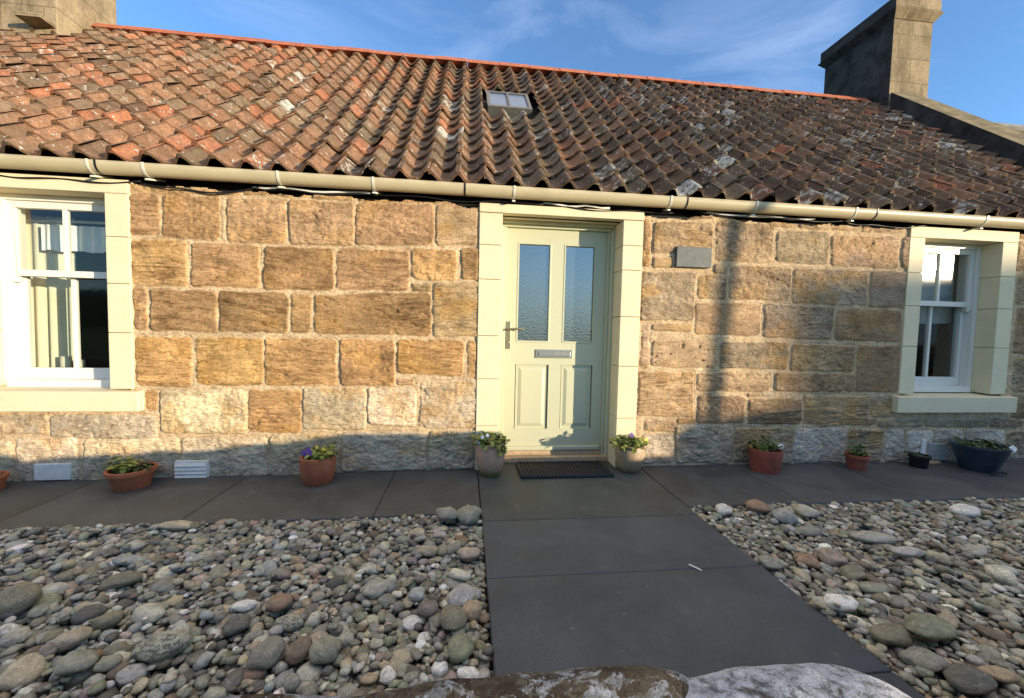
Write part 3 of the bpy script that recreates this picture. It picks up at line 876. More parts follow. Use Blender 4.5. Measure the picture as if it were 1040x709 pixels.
def coping():
    vs = []
    st = np.linspace(-.12, 3.95, 9)
    for i, s in enumerate(st):
        xl = coping_x(s); xr = xl + .36
        for xx, w in ((xl, -.10), (xl, .20), (xr, .23), (xr, -.10)): vs.append(slope(xx, s, w))
    fs = [(i * 4 + k, i * 4 + (k + 1) % 4, i * 4 + 4 + (k + 1) % 4, i * 4 + 4 + k) for i in range(8) for k in range(4)]
    fs += [(0, 1, 2, 3), (35, 34, 33, 32)]
    b = MB(); b.add(vs, fs)
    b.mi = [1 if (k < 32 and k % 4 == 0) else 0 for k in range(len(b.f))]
    b.build('gable_coping', [mat_plain('coping_stone', (.20, .165, .10), .95, 6, .45, .1, .6), M['dark_face']], cot)
coping()

# ---------------------------------------------------------------- dressed surrounds
def jamb(mb, x0, x1, zs, y0, y1):
    for a, b in zip(zs[:-1], zs[1:]): mb.box(x0, x1, y0, y1, a + .0015, b - .0015)
mb = MB()
dj = [-.05, .36, .747, 1.098, 1.551, 1.825, 2.078]
jamb(mb, .088, .272, dj, -.022, .19); jamb(mb, 1.276, 1.450, [-.05, .42, .863, 1.281, 1.668, 1.872, 2.078], -.022, .19)
mb.box(.086, 1.452, -.024, .19, 2.081, 2.152)
mb.build('door_surround', M['cream'], cot, bevel=.005)

# ---------------------------------------------------------------- front door
LX0, LX1, LZ0, LZ1, LY = .335, 1.222, .085, 2.026, .207
mb = MB()
gx0, gx1, gx2, gx3, gz0, gz1 = .430, .728, .840, 1.128, 1.045, 1.908
px0, px1, px2, px3, pz0, pz1 = .440, .735, .846, 1.138, .275, .848
y0, y1 = LY, LY + .045
mb.box(LX0, gx0, y0, y1, LZ0, LZ1); mb.box(gx3, LX1, y0, y1, LZ0, LZ1)
mb.box(gx0, gx3, y0, y1, gz1, LZ1); mb.box(gx0, gx3, y0, y1, LZ0, pz0); mb.box(gx0, gx3, y0, y1, pz1, gz0)
mb.box(gx1, gx2, y0, y1, gz0, gz1); mb.box(gx1, gx2, y0, y1, pz0, pz1)
door = mb.build('door', M['sage'], cot)
for a, b in ((gx0, gx1), (gx2, gx3)):
    mb = MB(); mb.box(a - .004, b + .004, y0 + .018, y0 + .026, gz0 - .004, gz1 + .004); mb.build('glass_pane', M['obscure'], door)
    mb = MB()
    for xa, xb, za, zb in ((a, a + .014, gz0, gz1), (b - .014, b, gz0, gz1), (a + .014, b - .014, gz0, gz0 + .014), (a + .014, b - .014, gz1 - .014, gz1)):
        mb.box(xa, xb, y0 - .004, y0 + .017, za, zb)
    mb.build('glazing_bead', M['sage'], door, bevel=.003)
for a, b in ((gx0, gx1), (gx2, gx3)):
    mb = MB(); a += .006; b -= .006
    mb.box(a + .002, b - .002, y0 + .014, y0 + .030, pz0, pz1)
    n = 0
    mb.hexa([(a + .025, y0 + .013, pz0 + .025), (b - .025, y0 + .013, pz0 + .025), (b - .025, y0 + .013, pz1 - .025), (a + .025, y0 + .013, pz1 - .025),
             (a + .05, y0 + .003, pz0 + .05), (b - .05, y0 + .003, pz0 + .05), (b - .05, y0 + .003, pz1 - .05), (a + .05, y0 + .003, pz1 - .05)][::1])
    mb.build('panel', M['sage'], door)
mb = MB()
mb.box(.606, .943, y0 - .010, y0, .910, .984); mb.box(.630, .919, y0 - .016, y0 - .010, .926, .968)
mb.build('letter_box', M['steel'], door, bevel=.003)
mb = MB(); mb.box(.338, .384, y0 - .010, y0, .985, 1.222)
mb.tube([(.361, y0 - .008, 1.155), (.361, y0 - .055, 1.155)], .011, 10)
mb.tube([(.361, y0 - .052, 1.155), (.40, y0 - .056, 1.158), (.445, y0 - .056, 1.162), (.490, y0 - .052, 1.156)], [.010, .010, .009, .006], 10)
mb.tube([(.361, y0 - .014, 1.04), (.361, y0 - .009, 1.04)], .012, 10)
mb.build('handle', M['brass'], door, bevel=.002)
mb = MB(); mb.box(LX0 + .01, LX1 - .01, y0 - .028, y0 - .001, .087, .125); mb.build('weather_bar', M['sage'], door, bevel=.008)
# stepped frame round the leaf, stone step and threshold
mb = MB()
for x0, x1, ya in ((.272, .305, .150), (.305, .333, .185), (1.224, 1.250, .185), (1.250, 1.276, .150)):
    mb.box(x0 + .0005, x1 - .0005, ya, .26, .03, 2.028)
mb.box(.2725, 1.2755, .150, .26, 2.055, 2.081); mb.box(.2725, 1.2755, .178, .26, 2.0285, 2.054)
mb.build('door_frame', M['sage'], cot, bevel=.004)
mb = MB(); mb.box(.274, 1.274, .145, .30, -.02, .040); mb.build('threshold', M['wood'], cot, bevel=.006)
mb = MB(); mb.box(.3335, 1.2235, .1905, .30, .0405, .083); mb.build('sill_bar', M['wood'], cot, bevel=.004)

# ---------------------------------------------------------------- sash windows
def sash_window(x0, x1, jz, sill, jambs, side):
    """x0..x1: masonry opening"""
    z0, z1 = .640, 2.068
    mb = MB()
    jamb(mb, jambs[0], x0, jz, -.022, .20); jamb(mb, x1, jambs[1], jz, -.022, .20)
    mb.box(jambs[0] - .001, jambs[1] + .001, -.024, .20, z1, 2.166)
    w = mb.build('window', M['cream'], cot, bevel=.005)
    w['label'] = 'four pane white sash window in cream dressed surround, %s of the door' % side
    mb = MB()
    mb.hexa([(sill[0], -.062, sill[2]), (sill[1], -.062, sill[2]), (sill[1], .20, sill[2]), (sill[0], .20, sill[2]),
             (sill[0], -.062, sill[3] - .012), (sill[1], -.062, sill[3] - .012), (sill[1], .20, sill[3] + .004), (sill[0], .20, sill[3] + .004)])
    mb.build('sill', M['cream'], w, bevel=.006)
    # sash box
    mb = MB(); ya, yb = .126, .27
    mb.box(x0 + .0005, x0 + .045, ya, yb, z0 + .001, z1 - .001); mb.box(x1 - .045, x1 - .0005, ya, yb, z0 + .001, z1 - .001)
    mb.box(x0 + .0455, x1 - .0455, ya, yb, z1 - .042, z1 - .001); mb.box(x0 + .0455, x1 - .0455, ya - .03, yb, z0 + .001, z0 + .055)
    mb.build('frame', M['sash'], w, bevel=.003)
    a, b = x0 + .046, x1 - .046; st = .048; bw = .026; xc = (a + b) / 2
    for name, za, zb, y, br, tr in (('upper_sash', 1.475, z1 - .043, .145, .045, .05), ('lower_sash', z0 + .056, 1.522, .192, .082, .048)):
        mb = MB(); yb = y + .044
        mb.box(a, a + st, y, yb, za, zb); mb.box(b - st, b, y, yb, za, zb)
        mb.box(a + st, b - st, y, yb, za, za + br); mb.box(a + st, b - st, y, yb, zb - tr, zb)
        mb.box(xc - bw / 2, xc + bw / 2, y + .004, yb - .004, za + br, zb - tr)
        if name == 'upper_sash':      # horns under the meeting rail
            for xx in (a, b - st): mb.hexa([(xx + .012, y + .004, za - .05), (xx + st - .012, y + .004, za - .05), (xx + st - .012, yb - .004, za - .05), (xx + .012, yb - .004, za - .05), (xx, y, za), (xx + st, y, za), (xx + st, yb, za), (xx, yb, za)])
        s = mb.build(name, M['sash'], w, bevel=.003)
    for za, zb, y in ((1.520, z1 - .093, .165), (z0 + .138, 1.474, .212)):
        for xa, xb in ((a + st, xc - bw / 2), (xc + bw / 2, b - st)):
            mb = MB(); mb.box(xa - .003, xb + .003, y, y + .004, za - .003, zb + .003); mb.build('pane', M['glass'], w)
    return w
sash_window(-3.440, -2.603, [.648, 1.064, 1.422, 1.759, 2.068], (-3.66, -2.387, .487, .646), (-3.60, -2.447), 'left')
sash_window(4.123, 4.948, [.640, 1.08, 1.45, 1.75, 2.068], (3.915, 5.190, .472, .632), (3.967, 5.113), 'right')

# ---------------------------------------------------------------- wall vents
def vent(x0, x1, z0, z1, mat, slats, lab):
    mb = MB(); mb.box(x0, x1, -.030, .0, z0, z1); o = mb.build('wall_vent', mat, cot, bevel=.004); o['label'] = lab
    if slats:
        mb = MB(); n = slats; h = (z1 - z0 - .02) / n
        for k in range(n):
            za = z0 + .01 + k * h
            mb.hexa([(x0 + .008, -.044, za), (x1 - .008, -.044, za), (x1 - .008, -.031, za), (x0 + .008, -.031, za),
                     (x0 + .008, -.034, za + h * .8), (x1 - .008, -.034, za + h * .8), (x1 - .008, -.031, za + h * .8), (x0 + .008, -.031, za + h * .8)])
        mb.build('louvre', mat, o)
vent(-3.115, -2.878, -.025, .095, M['vent'], 0, 'flat white painted wall vent under the left window')
vent(-2.173, -1.936, -.03, .105, M['vent'], 4, 'white louvred wall vent beside the terracotta bowl')
vent(4.33, 4.53, .015, .175, M['bluevent'], 0, 'blue grey wall vent panel under the right window')
# ------------------------------------------------------------------ ground, paving, wall in front
mb = MB(); mb.box(-700, 700, -700, 700, -.30, -.12); g = mb.build('ground', M['grass']); tag(g, 'rough grass ground around the cottage', kind='structure')
mb = MB(); mb.box(-200, 200, -9.0, -5.0, -.118, -.112); tag(mb.build('road', M['asphalt']), 'asphalt road beyond the garden wall', kind='structure')
mb = MB(); mb.box(-200, 200, -4.98, -3.2, -.119, .0); tag(mb.build('pavement', M['slate']), 'grey pavement outside the garden wall', kind='structure')

def gx(x): return .0115 * min(0., x)      # the paving falls gently to the left
def build_path():
    rs = random.Random(4); V, F, C = [], [], []
    def slab(x0, x1, y0, y1, c, drop=0.):
        n = 9; m = 9; g = .0028
        xs = np.concatenate([[x0 + g], np.linspace(x0 + g + .006, x1 - g - .006, n - 2), [x1 - g]]); ys = np.concatenate([[y0 + g], np.linspace(y0 + g + .006, y1 - g - .006, m - 2), [y1 - g]])
        b = len(V); t = rs.uniform(-.0015, .0015)
        e = .002
        for j, y in enumerate(ys):
            for i, x in enumerate(xs):
                edge = (i in (0, n - 1)) or (j in (0, m - 1))
                V.append((x, y, gx(x) + t + drop - (e if edge else 0) + .0012 * mnoise.noise((x * 5, y * 5, 1))))
                C.append(c)
        for j in range(m - 1):
            for i in range(n - 1):
                a = b + j * n + i; F.append((a, a + 1, a + n + 1, a + n))
        # skirt
        ring = [b + i for i in range(n)] + [b + j * n + n - 1 for j in range(1, m)] + [b + (m - 1) * n + i for i in range(n - 2, -1, -1)] + [b + j * n for j in range(m - 2, 0, -1)]
        k0 = len(V)
        for r in ring: V.append((V[r][0], V[r][1], -.16)); C.append(tuple(q * .5 for q in c))
        for i in range(len(ring)):
            j = (i + 1) % len(ring); F.append((ring[j], ring[i], k0 + i, k0 + j))
    cs = lambda r, g_, b, s=1.: tuple(v * k for k in [s * rs.uniform(.90, 1.10)] for v in (r, g_, b))
    # strip in front of the house
    xl = [-5.4, -4.55, -3.62, -2.68, -1.66, -.55, .108]
    for a, b in zip(xl[:-1], xl[1:]): slab(a, b, -.775, .02, cs(.064, .068, .066))
    slab(.110, 1.486, -.8874, .145, cs(.058, .068, .066))
    xr = [1.488, 2.35, 3.30, 4.22, 5.15, 6.1]
    for a, b in zip(xr[:-1], xr[1:]): slab(a, b, -.775, .02, cs(.056, .064, .068))
    for a, b in ((-1.4288, -.8874), (-2.0349, -1.4288), (-2.72, -2.0349)): slab(.110, 1.486, a, b, cs(.049, .060, .070))
    o = np_mesh('path', V, F, M['slate'], None, (0, 0, 0), np.array(C)); tag(o, 'dark slate paving along the house and up to the gate', kind='structure')
build_path()

# rubble garden wall just under the camera
gw = thing('garden_wall', (.2, -2.92, -.12), 'lichen covered rubble garden wall at the very front edge of the photo', 'wall')
def rock(x0, x1, y0, y1, z0, z1, seed, amp=.03, n=14, p=3.2, keep_top=False):
    """rounded, weathered block"""
    bm = bmesh.new(); bmesh.ops.create_cube(bm, size=2)
    bmesh.ops.subdivide_edges(bm, edges=bm.edges, cuts=n, use_grid_fill=True)
    c = Vector(((x0 + x1) / 2, (y0 + y1) / 2, (z0 + z1) / 2)); h = Vector(((x1 - x0) / 2, (y1 - y0) / 2, (z1 - z0) / 2))
    off = Vector((seed * 3.7, seed * 1.3, seed * 7.1))
    for v in bm.verts:
        q = v.co; l = (abs(q.x) ** p + abs(q.y) ** p + abs(q.z) ** p) ** (1 / p)
        w = Vector((q.x * h.x, q.y * h.y, q.z * h.z)) / l
        d = mnoise.fractal((w + off) * 4, 1., 2., 4) * amp + mnoise.fractal((w + off) * 18, 1., 2., 4) * amp * .32
        v.co = c + w + w.normalized() * d
    vs = [v.co.copy() for v in bm.verts]; bm.verts.index_update()
    fs = [tuple(v.index for v in f.verts) for f in bm.faces]; bm.free()
    return vs, fs
mb = MB(); mb.add(*rock(-6.2, .75, -3.10, -2.74, -.2, .60, 1, .02, 30, 14)); mb.add(*rock(.75, 4.25, -3.12, -2.74, -.2, .62, 2, .02, 30, 14)); mb.add(*rock(4.25, 6.05, -3.12, -2.74, -.2, .50, 3, .02, 20, 14)); mb.add(*rock(6.05, 9.0, -3.12, -2.74, -.2, .74, 4, .02, 20, 14))
mb.build('wall_body', M['rubble'], gw, smooth=True)
for k, (a, b, zt, mat, p, n) in enumerate([(-2.3, -1.35, .69, 'rubble', 4, 14), (-1.33, -.75, .68, 'rubble', 4, 14), (-.74, -.41, .69, 'rubble', 4, 16), (-.48, .285, .742, 'rubble', 12, 44), (.190, .545, .750, 'wlichen', 5, 44), (.545, .79, .62, 'rubble', 4, 14),
                                          (.80, 1.38, .735, 'rubble', 6, 14), (1.39, 2.05, .765, 'rubble', 6, 12), (2.06, 2.7, .815, 'rubble', 6, 12), (2.71, 3.45, .88, 'rubble', 8, 12), (3.46, 4.32, .885, 'rubble', 8, 12), (4.33, 5.1, .665, 'rubble', 8, 12), (5.12, 5.98, .66, 'rubble', 8, 12), (6.0, 6.3, .95, 'rubble', 5, 10), (6.31, 9.0, 1.07, 'rubble', 8, 16)]):
    mb = MB(); mb.add(*rock(a, b, -3.12, -2.715, zt - .24 if zt < 1 else .5, zt, k + 10, .009 if n == 44 else .016, n, p))
    o = mb.build('coping_stone', M[mat], gw, smooth=True)
    if mat == 'wlichen': o['label'] = 'coping stone crusted with white lichen'

# neighbour to the right, seen past the gable
nb = thing('neighbour_house', (11, 2.8, -.12), 'mossy brown neighbouring roof beyond the right gable coping', 'house')
def nroof():
    zr = 4.83; t = math.tan(.70); V = []; F = []; nx, ny = 60, 24
    rs = random.Random(2)
    for j in range(ny + 1):
        for i in range(nx + 1):
            x = 7.1 + 9 * i / nx; s = j / ny
            y = 2.8 - 2.9 * s; z = zr - 2.9 * s * t + (.02 * (j % 2)) + .015 * mnoise.noise((x * 3, y * 3, 0))
            V.append((x, y, z))
    for j in range(ny):
        for i in range(nx):
            a = j * (nx + 1) + i; F.append((a + 1, a, a + nx + 1, a + nx + 2))
    b = MB(); b.add(V, F)
    b.add([(7.1, 2.81, zr), (16.1, 2.81, zr), (16.1, 5.8, zr - 2.6), (7.1, 5.8, zr - 2.6)], [(0, 1, 2, 3)])
    b.build('roof', M['mossroof'], nb)
    b = MB(); b.tube([(7.1, 2.8, zr + .01), (16.1, 2.8, zr + .01)], .07, 8); b.build('ridge', mat_plain('grey_ridge', (.22, .22, .20), .9, 6, .3), nb)
    b = MB(); b.box(7.0, 16, .12, 5.6, -.12, 2.25); b.build('wall', M['chim'], nb)
nroof()

# unseen buildings added behind the camera to shade the right of the wall
def turned(mb, P):            # turns the added buildings square to the low sun
    c, s = .5906, .8070
    mb.v = [(P[0] + x * c + y * s, P[1] + x * s - y * c, z) for x, y, z in mb.v]
    return mb
P = (35.05, -23.6); hs = thing('house', (P[0] + 4, P[1], -.12), 'unseen flat roofed grey house added behind the camera to cast the upper shadow', 'house')
mb = MB(); mb.box(0, 9, 0, 6, -.12, 6.48); turned(mb, P).build('wall', M['render'], hs)
mb = MB(); mb.box(-.05, 9.05, -.05, 6.05, 6.48, 6.62); turned(mb, P).build('roof', M['mossroof'], hs)
for x in (1.5, 4.5, 7.5):
    for z in (1.2, 4.0):
        mb = MB(); mb.box(x - .5, x + .5, -.04, 0, z, z + 1.3); f = turned(mb, P).build('window', M['sash'], hs)
        mb = MB(); mb.box(x - .42, x + .42, -.06, -.04, z + .08, z + 1.22); turned(mb, P).build('pane', M['obscure'], f)
P = (17.95, -11.8); gr = thing('shadow_block', (P[0] + 1, P[1] - 1, -.12), 'unseen low outbuilding added behind the camera to cast the lower shadow', 'shadow_block')
mb = MB(); mb.box(.04, 3, 0, 4, -.12, 2.76); turned(mb, P).build('wall', M['render'], gr)
mb = MB(); mb.box(0, 3.04, -.04, 4.04, 2.76, 2.88); turned(mb, P).build('roof', M['mossroof'], gr)
mb = MB(); mb.box(.4, 2.6, -.04, 0, -.1, 2.2); turned(mb, P).build('door', M['sash'], gr)
pl = thing('wooden_pole', (8.45, -4.72, -.12), 'plain wooden pole outside the garden wall, beyond the right edge', 'pole')
mb = MB(); mb.tube([(8.46, -4.72, -.12), (8.58, -4.72, 1.49), (8.70, -4.72, 3.09), (8.735, -4.72, 3.55)], [.056, .053, .050, .048], 14); mb.build('post', M['wood'], pl)
mb = MB(); mb.tube([(8.735, -4.72, 3.552), (8.738, -4.72, 3.59)], [.06, .055], 14); mb.build('cap', M['dark'], pl)

# low dark hills all along the far side, only seen mirrored in the window panes
V, F = [], []
na, nr = 80, 6
for j in range(nr):
    for i in range(na + 1):
        a = R_(180 + 90 * i / na) ; r = 150 + j * 60
        h = (j in (1, 2, 3, 4)) * (6 + 5 * math.sin(a * 5) + 4 * math.sin(a * 11 + 1) + 2 * mnoise.noise((i * .4, j, 0))) * min(1, (na - i) / 20)
        V.append((r * math.cos(a), r * math.sin(a), -.2 + max(0, h)))
for j in range(nr - 1):
    for i in range(na):
        a = j * (na + 1) + i; F.append((a, a + 1, a + na + 2, a + na + 1))
mb = MB(); mb.add(V, F); tag(mb.build('hills', M['hill'], org=(0, 0, 0), smooth=True), 'low dark hills behind the camera', kind='structure')

# ------------------------------------------------------------------ things at the windows
def cloth(x0, x1, z0, z1, y, waves, amp, nx=70, nz=8, th=.004, lean=0.):
    V, F = [], []
    for s in (0, 1):
        for j in range(nz + 1):
            for i in range(nx + 1):
                u = i / nx; v = j / nz
                fold = math.sin(u * waves * 2 * math.pi + .8 * math.sin(u * 9)) * amp * (.5 + .5 * (1 - v))
                V.append((x0 + (x1 - x0) * u + lean * (1 - v), y + fold + s * th, z0 + (z1 - z0) * v + .006 * math.sin(u * 21) * (1 - v)))
    n = nx + 1; N = n * (nz + 1)
    for j in range(nz):
        for i in range(nx):
            a = j * n + i
            F += [(a, a + 1, a + n + 1, a + n), (N + a + n, N + a + n + 1, N + a + 1, N + a)]
    b = MB(); b.add(V, F); return b
tag(cloth(-3.38, -2.66, 1.70, 1.905, .36, 9, .016).build('valance', M['linen'], smooth=True), 'short white gathered valance across the top of the left window', 'curtain')
tag(cloth(-3.62, -3.20, .60, 1.98, .42, 5, .022, 50, 12, .005).build('curtain', M['yellow'], smooth=True), 'pale yellow curtain drawn to the side of the left window', 'curtain')
mb = MB(); mb.tube([(-3.6, .40, 1.945), (-2.5, .40, 1.945)], .012, 8); tag(mb.build('curtain_rod', M['sash']), 'white rod carrying the curtains in the left window', 'curtain rod')
def holder(x, y, h, lab):
    t = thing('candle_holder', (x, y, .69), lab, 'candle holder')
    b = MB(); b.lathe((x, y, .69), [(.030, 0), (.030, .012), (.014, .02), (.014, .05), (.034, .058), (.034, h), (.028, h), (.028, .07), (.002, .07)], 16); b.build('cup', M['yellow'], t, smooth=True)
    b = MB(); b.lathe((x, y, .69), [(.024, .071), (.024, h - .02), (.002, h - .018)], 12); b.build('candle', M['linen'], t)
mb = MB(); mb.box(-3.42, -2.62, .272, .448, .655, .69); sl = mb.build('window_board', M['sash'], bpy.data.objects['cottage'], bevel=.004)
mb = MB(); mb.box(4.14, 4.93, .272, .448, .655, .69); mb.build('window_board', M['sash'], bpy.data.objects['cottage'], bevel=.004)
holder(-3.235, .36, .165, 'taller pale yellow candle cup on the sill of the left window')
holder(-3.140, .36, .135, 'shorter pale yellow candle cup on the sill of the left window')
bl = cloth(4.16, 4.91, 1.31, 2.0, .30, 0, 0, 2, 2, .003); tag(bl.build('roller_blind', M['blind']), 'grey roller blind half lowered behind the right window', 'blind')

# slate plaque by the door (no lettering can be read on it)
mb = MB(); mb.box(1.742, 2.055, -.040, -.010, 1.712, 1.882); plq = tag(mb.build('plaque', M['plaque'], bevel=.004), 'blank grey slate plaque fixed on the wall right of the door', 'plaque')

# doormat
def doormat():
    V = MB(); x0, x1, y0, y1 = .435, 1.185, -.250, .085
    t = thing('doormat', ((x0 + x1) / 2, (y0 + y1) / 2, 0), 'dark ribbed rubber doormat in front of the sage door', 'doormat')
    V.box(x0, x1, y0, y1, .001, .012); V.build('backing', M['mat'], t, bevel=.004)
    b = MB(); n = 24
    for i in range(n):
        x = x0 + .02 + (x1 - x0 - .04) * i / (n - 1)
        b.tube([(x, y0 + .02, .014), (x, (y0 + y1) / 2, .016), (x, y1 - .02, .014)], .0085, 6)
    b.build('ribs', M['mat'], t, smooth=True)
    b = MB(); r = .013
    c = [(x0 + r, y0 + r, .014), (x1 - r, y0 + r, .014), (x1 - r, y1 - r, .014), (x0 + r, y1 - r, .014)]
    for k in range(4): b.tube([c[k], c[(k + 1) % 4]], r, 8)
    b.build('border', M['mat'], t, smooth=True)
doormat()

# ------------------------------------------------------------------ potted plants
def leaves(center, rad, h, n, size, seed, mat, parent, name='foliage', droop=.5, upright=.5):
    rs = random.Random(seed); V, F = [], []
    for i in range(n):
        a = rs.uniform(0, 2 * math.pi); rr = rad * math.sqrt(rs.random()) * .95
        base = Vector((center[0] + rr * .45 * math.cos(a), center[1] + rr * .45 * math.sin(a), center[2]))
        tip0 = Vector((center[0] + rr * math.cos(a) + rs.gauss(0, rad * .1), center[1] + rr * math.sin(a), center[2] + h * (rs.uniform(.15, 1.) ** .8) * (1.1 - .5 * (rr / rad))))
        # stalk
        d = tip0 - base; side = d.cross(Vector((0, 0, 1))).normalized() * .0014 if d.length > 1e-4 else Vector((.001, 0, 0))
        k = len(V); V += [base - side, base + side, tip0 + side, tip0 - side]; F.append((k, k + 1, k + 2, k + 3))
        # blade
        yaw = a + rs.gauss(0, .8); el = rs.uniform(-droop, upright) * 1.2
        f = Vector((math.cos(yaw) * math.cos(el), math.sin(yaw) * math.cos(el), math.sin(el)))
        s = f.cross(Vector((0, 0, 1))).normalized(); u = s.cross(f)
        s = (s + u * rs.uniform(-.5, .5)).normalized(); u = s.cross(f)
        L = size * rs.uniform(.6, 1.25); W = L * rs.uniform(.28, .42)
        k = len(V)
        prof = [(0, .12), (.25, .8), (.55, 1.), (.82, .6), (1., .05)]
        for q, w in prof:
            c = tip0 + f * L * q - u * (L * .28 * q * q)
            V += [c - s * W * w + u * .14 * W * w, c - u * .05 * W, c + s * W * w + u * .14 * W * w]
        for j in range(4):
            b = k + j * 3; F += [(b, b + 1, b + 4, b + 3), (b + 1, b + 2, b + 5, b + 4)]
    b = MB(); b.add(V, F); return b.build(name, mat, parent, smooth=True)

def flower(c, r, mat, parent, face=(0, -1, .4), seed=0):
    rs = random.Random(seed); f = Vector(face).normalized(); s = f.orthogonal().normalized(); u = f.cross(s)
    V, F = [], []; c = Vector(c)
    for k in range(5):
        a = 2 * math.pi * k / 5 + rs.uniform(-.15, .15); d = s * math.cos(a) + u * math.sin(a); t = f.cross(d)
        n = len(V); rr = r * rs.uniform(.85, 1.1)
        for q, w, z in ((.1, .08, 0), (.5, .42, .12), (.85, .48, .08), (1.05, .25, -.05)):
            p = c + d * rr * q + f * rr * z
            V += [p - t * rr * w, p + f * rr * .06, p + t * rr * w]
        for j in range(3):
            b = n + j * 3; F += [(b, b + 1, b + 4, b + 3), (b + 1, b + 2, b + 5, b + 4)]
    n = len(V)
    for k in range(6):
        a = 2 * math.pi * k / 6; V.append(c + f * r * .12 + (s * math.cos(a) + u * math.sin(a)) * r * .16)
    F.append(tuple(n + k for k in range(6)))
    b = MB(); b.add(V, F); return b.build('flower', mat, parent, smooth=True)

def pot(x, y, prof, mat, lab, soil_z, soil_r, pot_name='pot'):
    z = gx(x)
    t = thing('potted_plant', (x, y, z), lab, 'potted plant', 'potted plants along the foot of the house')
    b = MB(); b.lathe((x, y, z + .001), prof, 36); b.build(pot_name, mat, t, smooth=False)
    me = t.children[0].data
    bm = bmesh.new(); bm.from_mesh(me)
    for f in bm.faces: f.smooth = True
    for e in bm.edges:
        if len(e.link_faces) == 2 and e.calc_face_angle(0) > .7: e.smooth = False
    bm.to_mesh(me); bm.free()
    b = MB(); b.lathe((x, y, z), [(soil_r, soil_z - .02), (soil_r, soil_z), (soil_r * .5, soil_z + .008), (.002, soil_z + .01)], 20); b.build('soil', M['soil'], t)
    return t, (x, y, z + soil_z)

def tpot(rb, rt, h, rim=.0, th=.012):
    p = [(rb, 0), (rb + (rt - rb) * .7, h * .7)]
    if rim: p += [(rb + (rt - rb) * .76, h * .76), (rt + rim * .7, h * .78), (rt + rim, h * .985), (rt + rim * .8, h)]
    else: p += [(rt, h * .97), (rt - .003, h)]
    p += [(rt - th, h), (rt - th - .004, h * .8), (rt - th - .02, h * .78)]
    return p

t, c = pot(-3.262, -.17, tpot(.075, .095, .105, .004), M['terra'], 'terracotta pot cut off by the left edge of the photo', .085, .08)
leaves(c, .06, .03, 16, .03, 1, M['dleaf'], t)
t, c = pot(-2.352, -.175, tpot(.100, .135, .135, .006), M['terra'], 'shallow terracotta bowl with yellow green plant below the left window', .115, .12)
leaves((c[0] - .035, c[1], c[2]), .075, .10, 70, .045, 2, M['yleaf'], t); leaves((c[0] + .07, c[1], c[2]), .06, .055, 45, .04, 3, M['dleaf'], t)
leaves((c[0] - .12, c[1] + .03, c[2]), .06, .085, 14, .035, 31, M['dleaf'], t)
b = [(.095, 0), (.112, .04), (.120, .10), (.122, .15), (.120, .195), (.112, .2), (.106, .198), (.102, .17), (.08, .165)]
t, c = pot(-1.080, -.19, b, M['terra'], 'squat terracotta pot with purple pansies against the wall left of door', .175, .10)
leaves((c[0] + .03, c[1], c[2]), .085, .10, 80, .042, 4, M['yleaf'], t); leaves(c, .10, .07, 40, .04, 5, M['leaf'], t)
for k, (dx, dz) in enumerate(((-.075, .065), (-.045, .085), (-.06, .045), (-.03, .06))): flower((c[0] + dx, c[1] - .06, c[2] + dz), .017, M['petalp'], t, (-.1, -1, .3), k)
for k, (dx, dz) in enumerate(((.01, .10), (.055, .085))): flower((c[0] + dx, c[1] - .05, c[2] + dz), .013, M['petaly'], t, (.1, -1, .3), k + 9)
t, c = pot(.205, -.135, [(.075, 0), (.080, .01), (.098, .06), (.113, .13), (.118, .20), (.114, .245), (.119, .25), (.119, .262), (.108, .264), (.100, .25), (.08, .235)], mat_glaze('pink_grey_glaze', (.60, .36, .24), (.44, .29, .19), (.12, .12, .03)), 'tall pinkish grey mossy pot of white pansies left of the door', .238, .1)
leaves(c, .13, .10, 120, .045, 6, M['yleaf'], t); leaves(c, .115, .085, 70, .042, 7, M['leaf'], t); leaves((c[0] + .06, c[1] - .09, c[2] - .04), .05, .05, 22, .04, 32, M['yleaf'], t, droop=1.2, upright=0)
for k, (dx, dz) in enumerate(((-.07, .075), (-.03, .09), (-.1, .04))): flower((c[0] + dx, c[1] - .06, c[2] + dz), .015, M['petalw'], t, (.2, -1, .5), k + 20)
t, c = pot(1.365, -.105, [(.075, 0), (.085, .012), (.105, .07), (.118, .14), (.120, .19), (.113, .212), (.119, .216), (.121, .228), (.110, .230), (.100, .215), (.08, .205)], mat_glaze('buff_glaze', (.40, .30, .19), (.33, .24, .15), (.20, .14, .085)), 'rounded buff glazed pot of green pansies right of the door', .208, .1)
leaves(c, .15, .09, 120, .042, 8, M['yleaf'], t); leaves(c, .12, .08, 70, .045, 9, M['leaf'], t)
flower((c[0] + .0, c[1] - .03, c[2] + .10), .018, M['petalp'], t, (.1, -1, .3), 30); flower((c[0] + .13, c[1] - .03, c[2] + .05), .02, M['petaly'], t, (.3, -1, .3), 31)
b = [(.108, 0), (.114, .05), (.122, .13), (.125, .185), (.123, .192), (.113, .192), (.108, .172), (.08, .17)]
t, c = pot(2.548, -.16, b, M['terrad'], 'plain terracotta pot with one white flower under the shadowed wall', .175, .105)
leaves((c[0] - .02, c[1], c[2]), .10, .13, 60, .038, 10, M['leaf'], t, upright=.9); leaves(c, .10, .07, 40, .036, 11, M['yleaf'], t)
flower((c[0] + .095, c[1] - .05, c[2] + .045), .022, M['petalw'], t, (-.2, -1, .3), 40)
t, c = pot(3.428, -.155, tpot(.066, .082, .125, .006), M['terrad'], 'small rimmed terracotta pot between plain pot and black pot', .105, .07)
leaves((c[0] - .01, c[1], c[2]), .06, .13, 40, .035, 12, M['leaf'], t, upright=.9); leaves(c, .06, .08, 24, .032, 13, M['yleaf'], t)
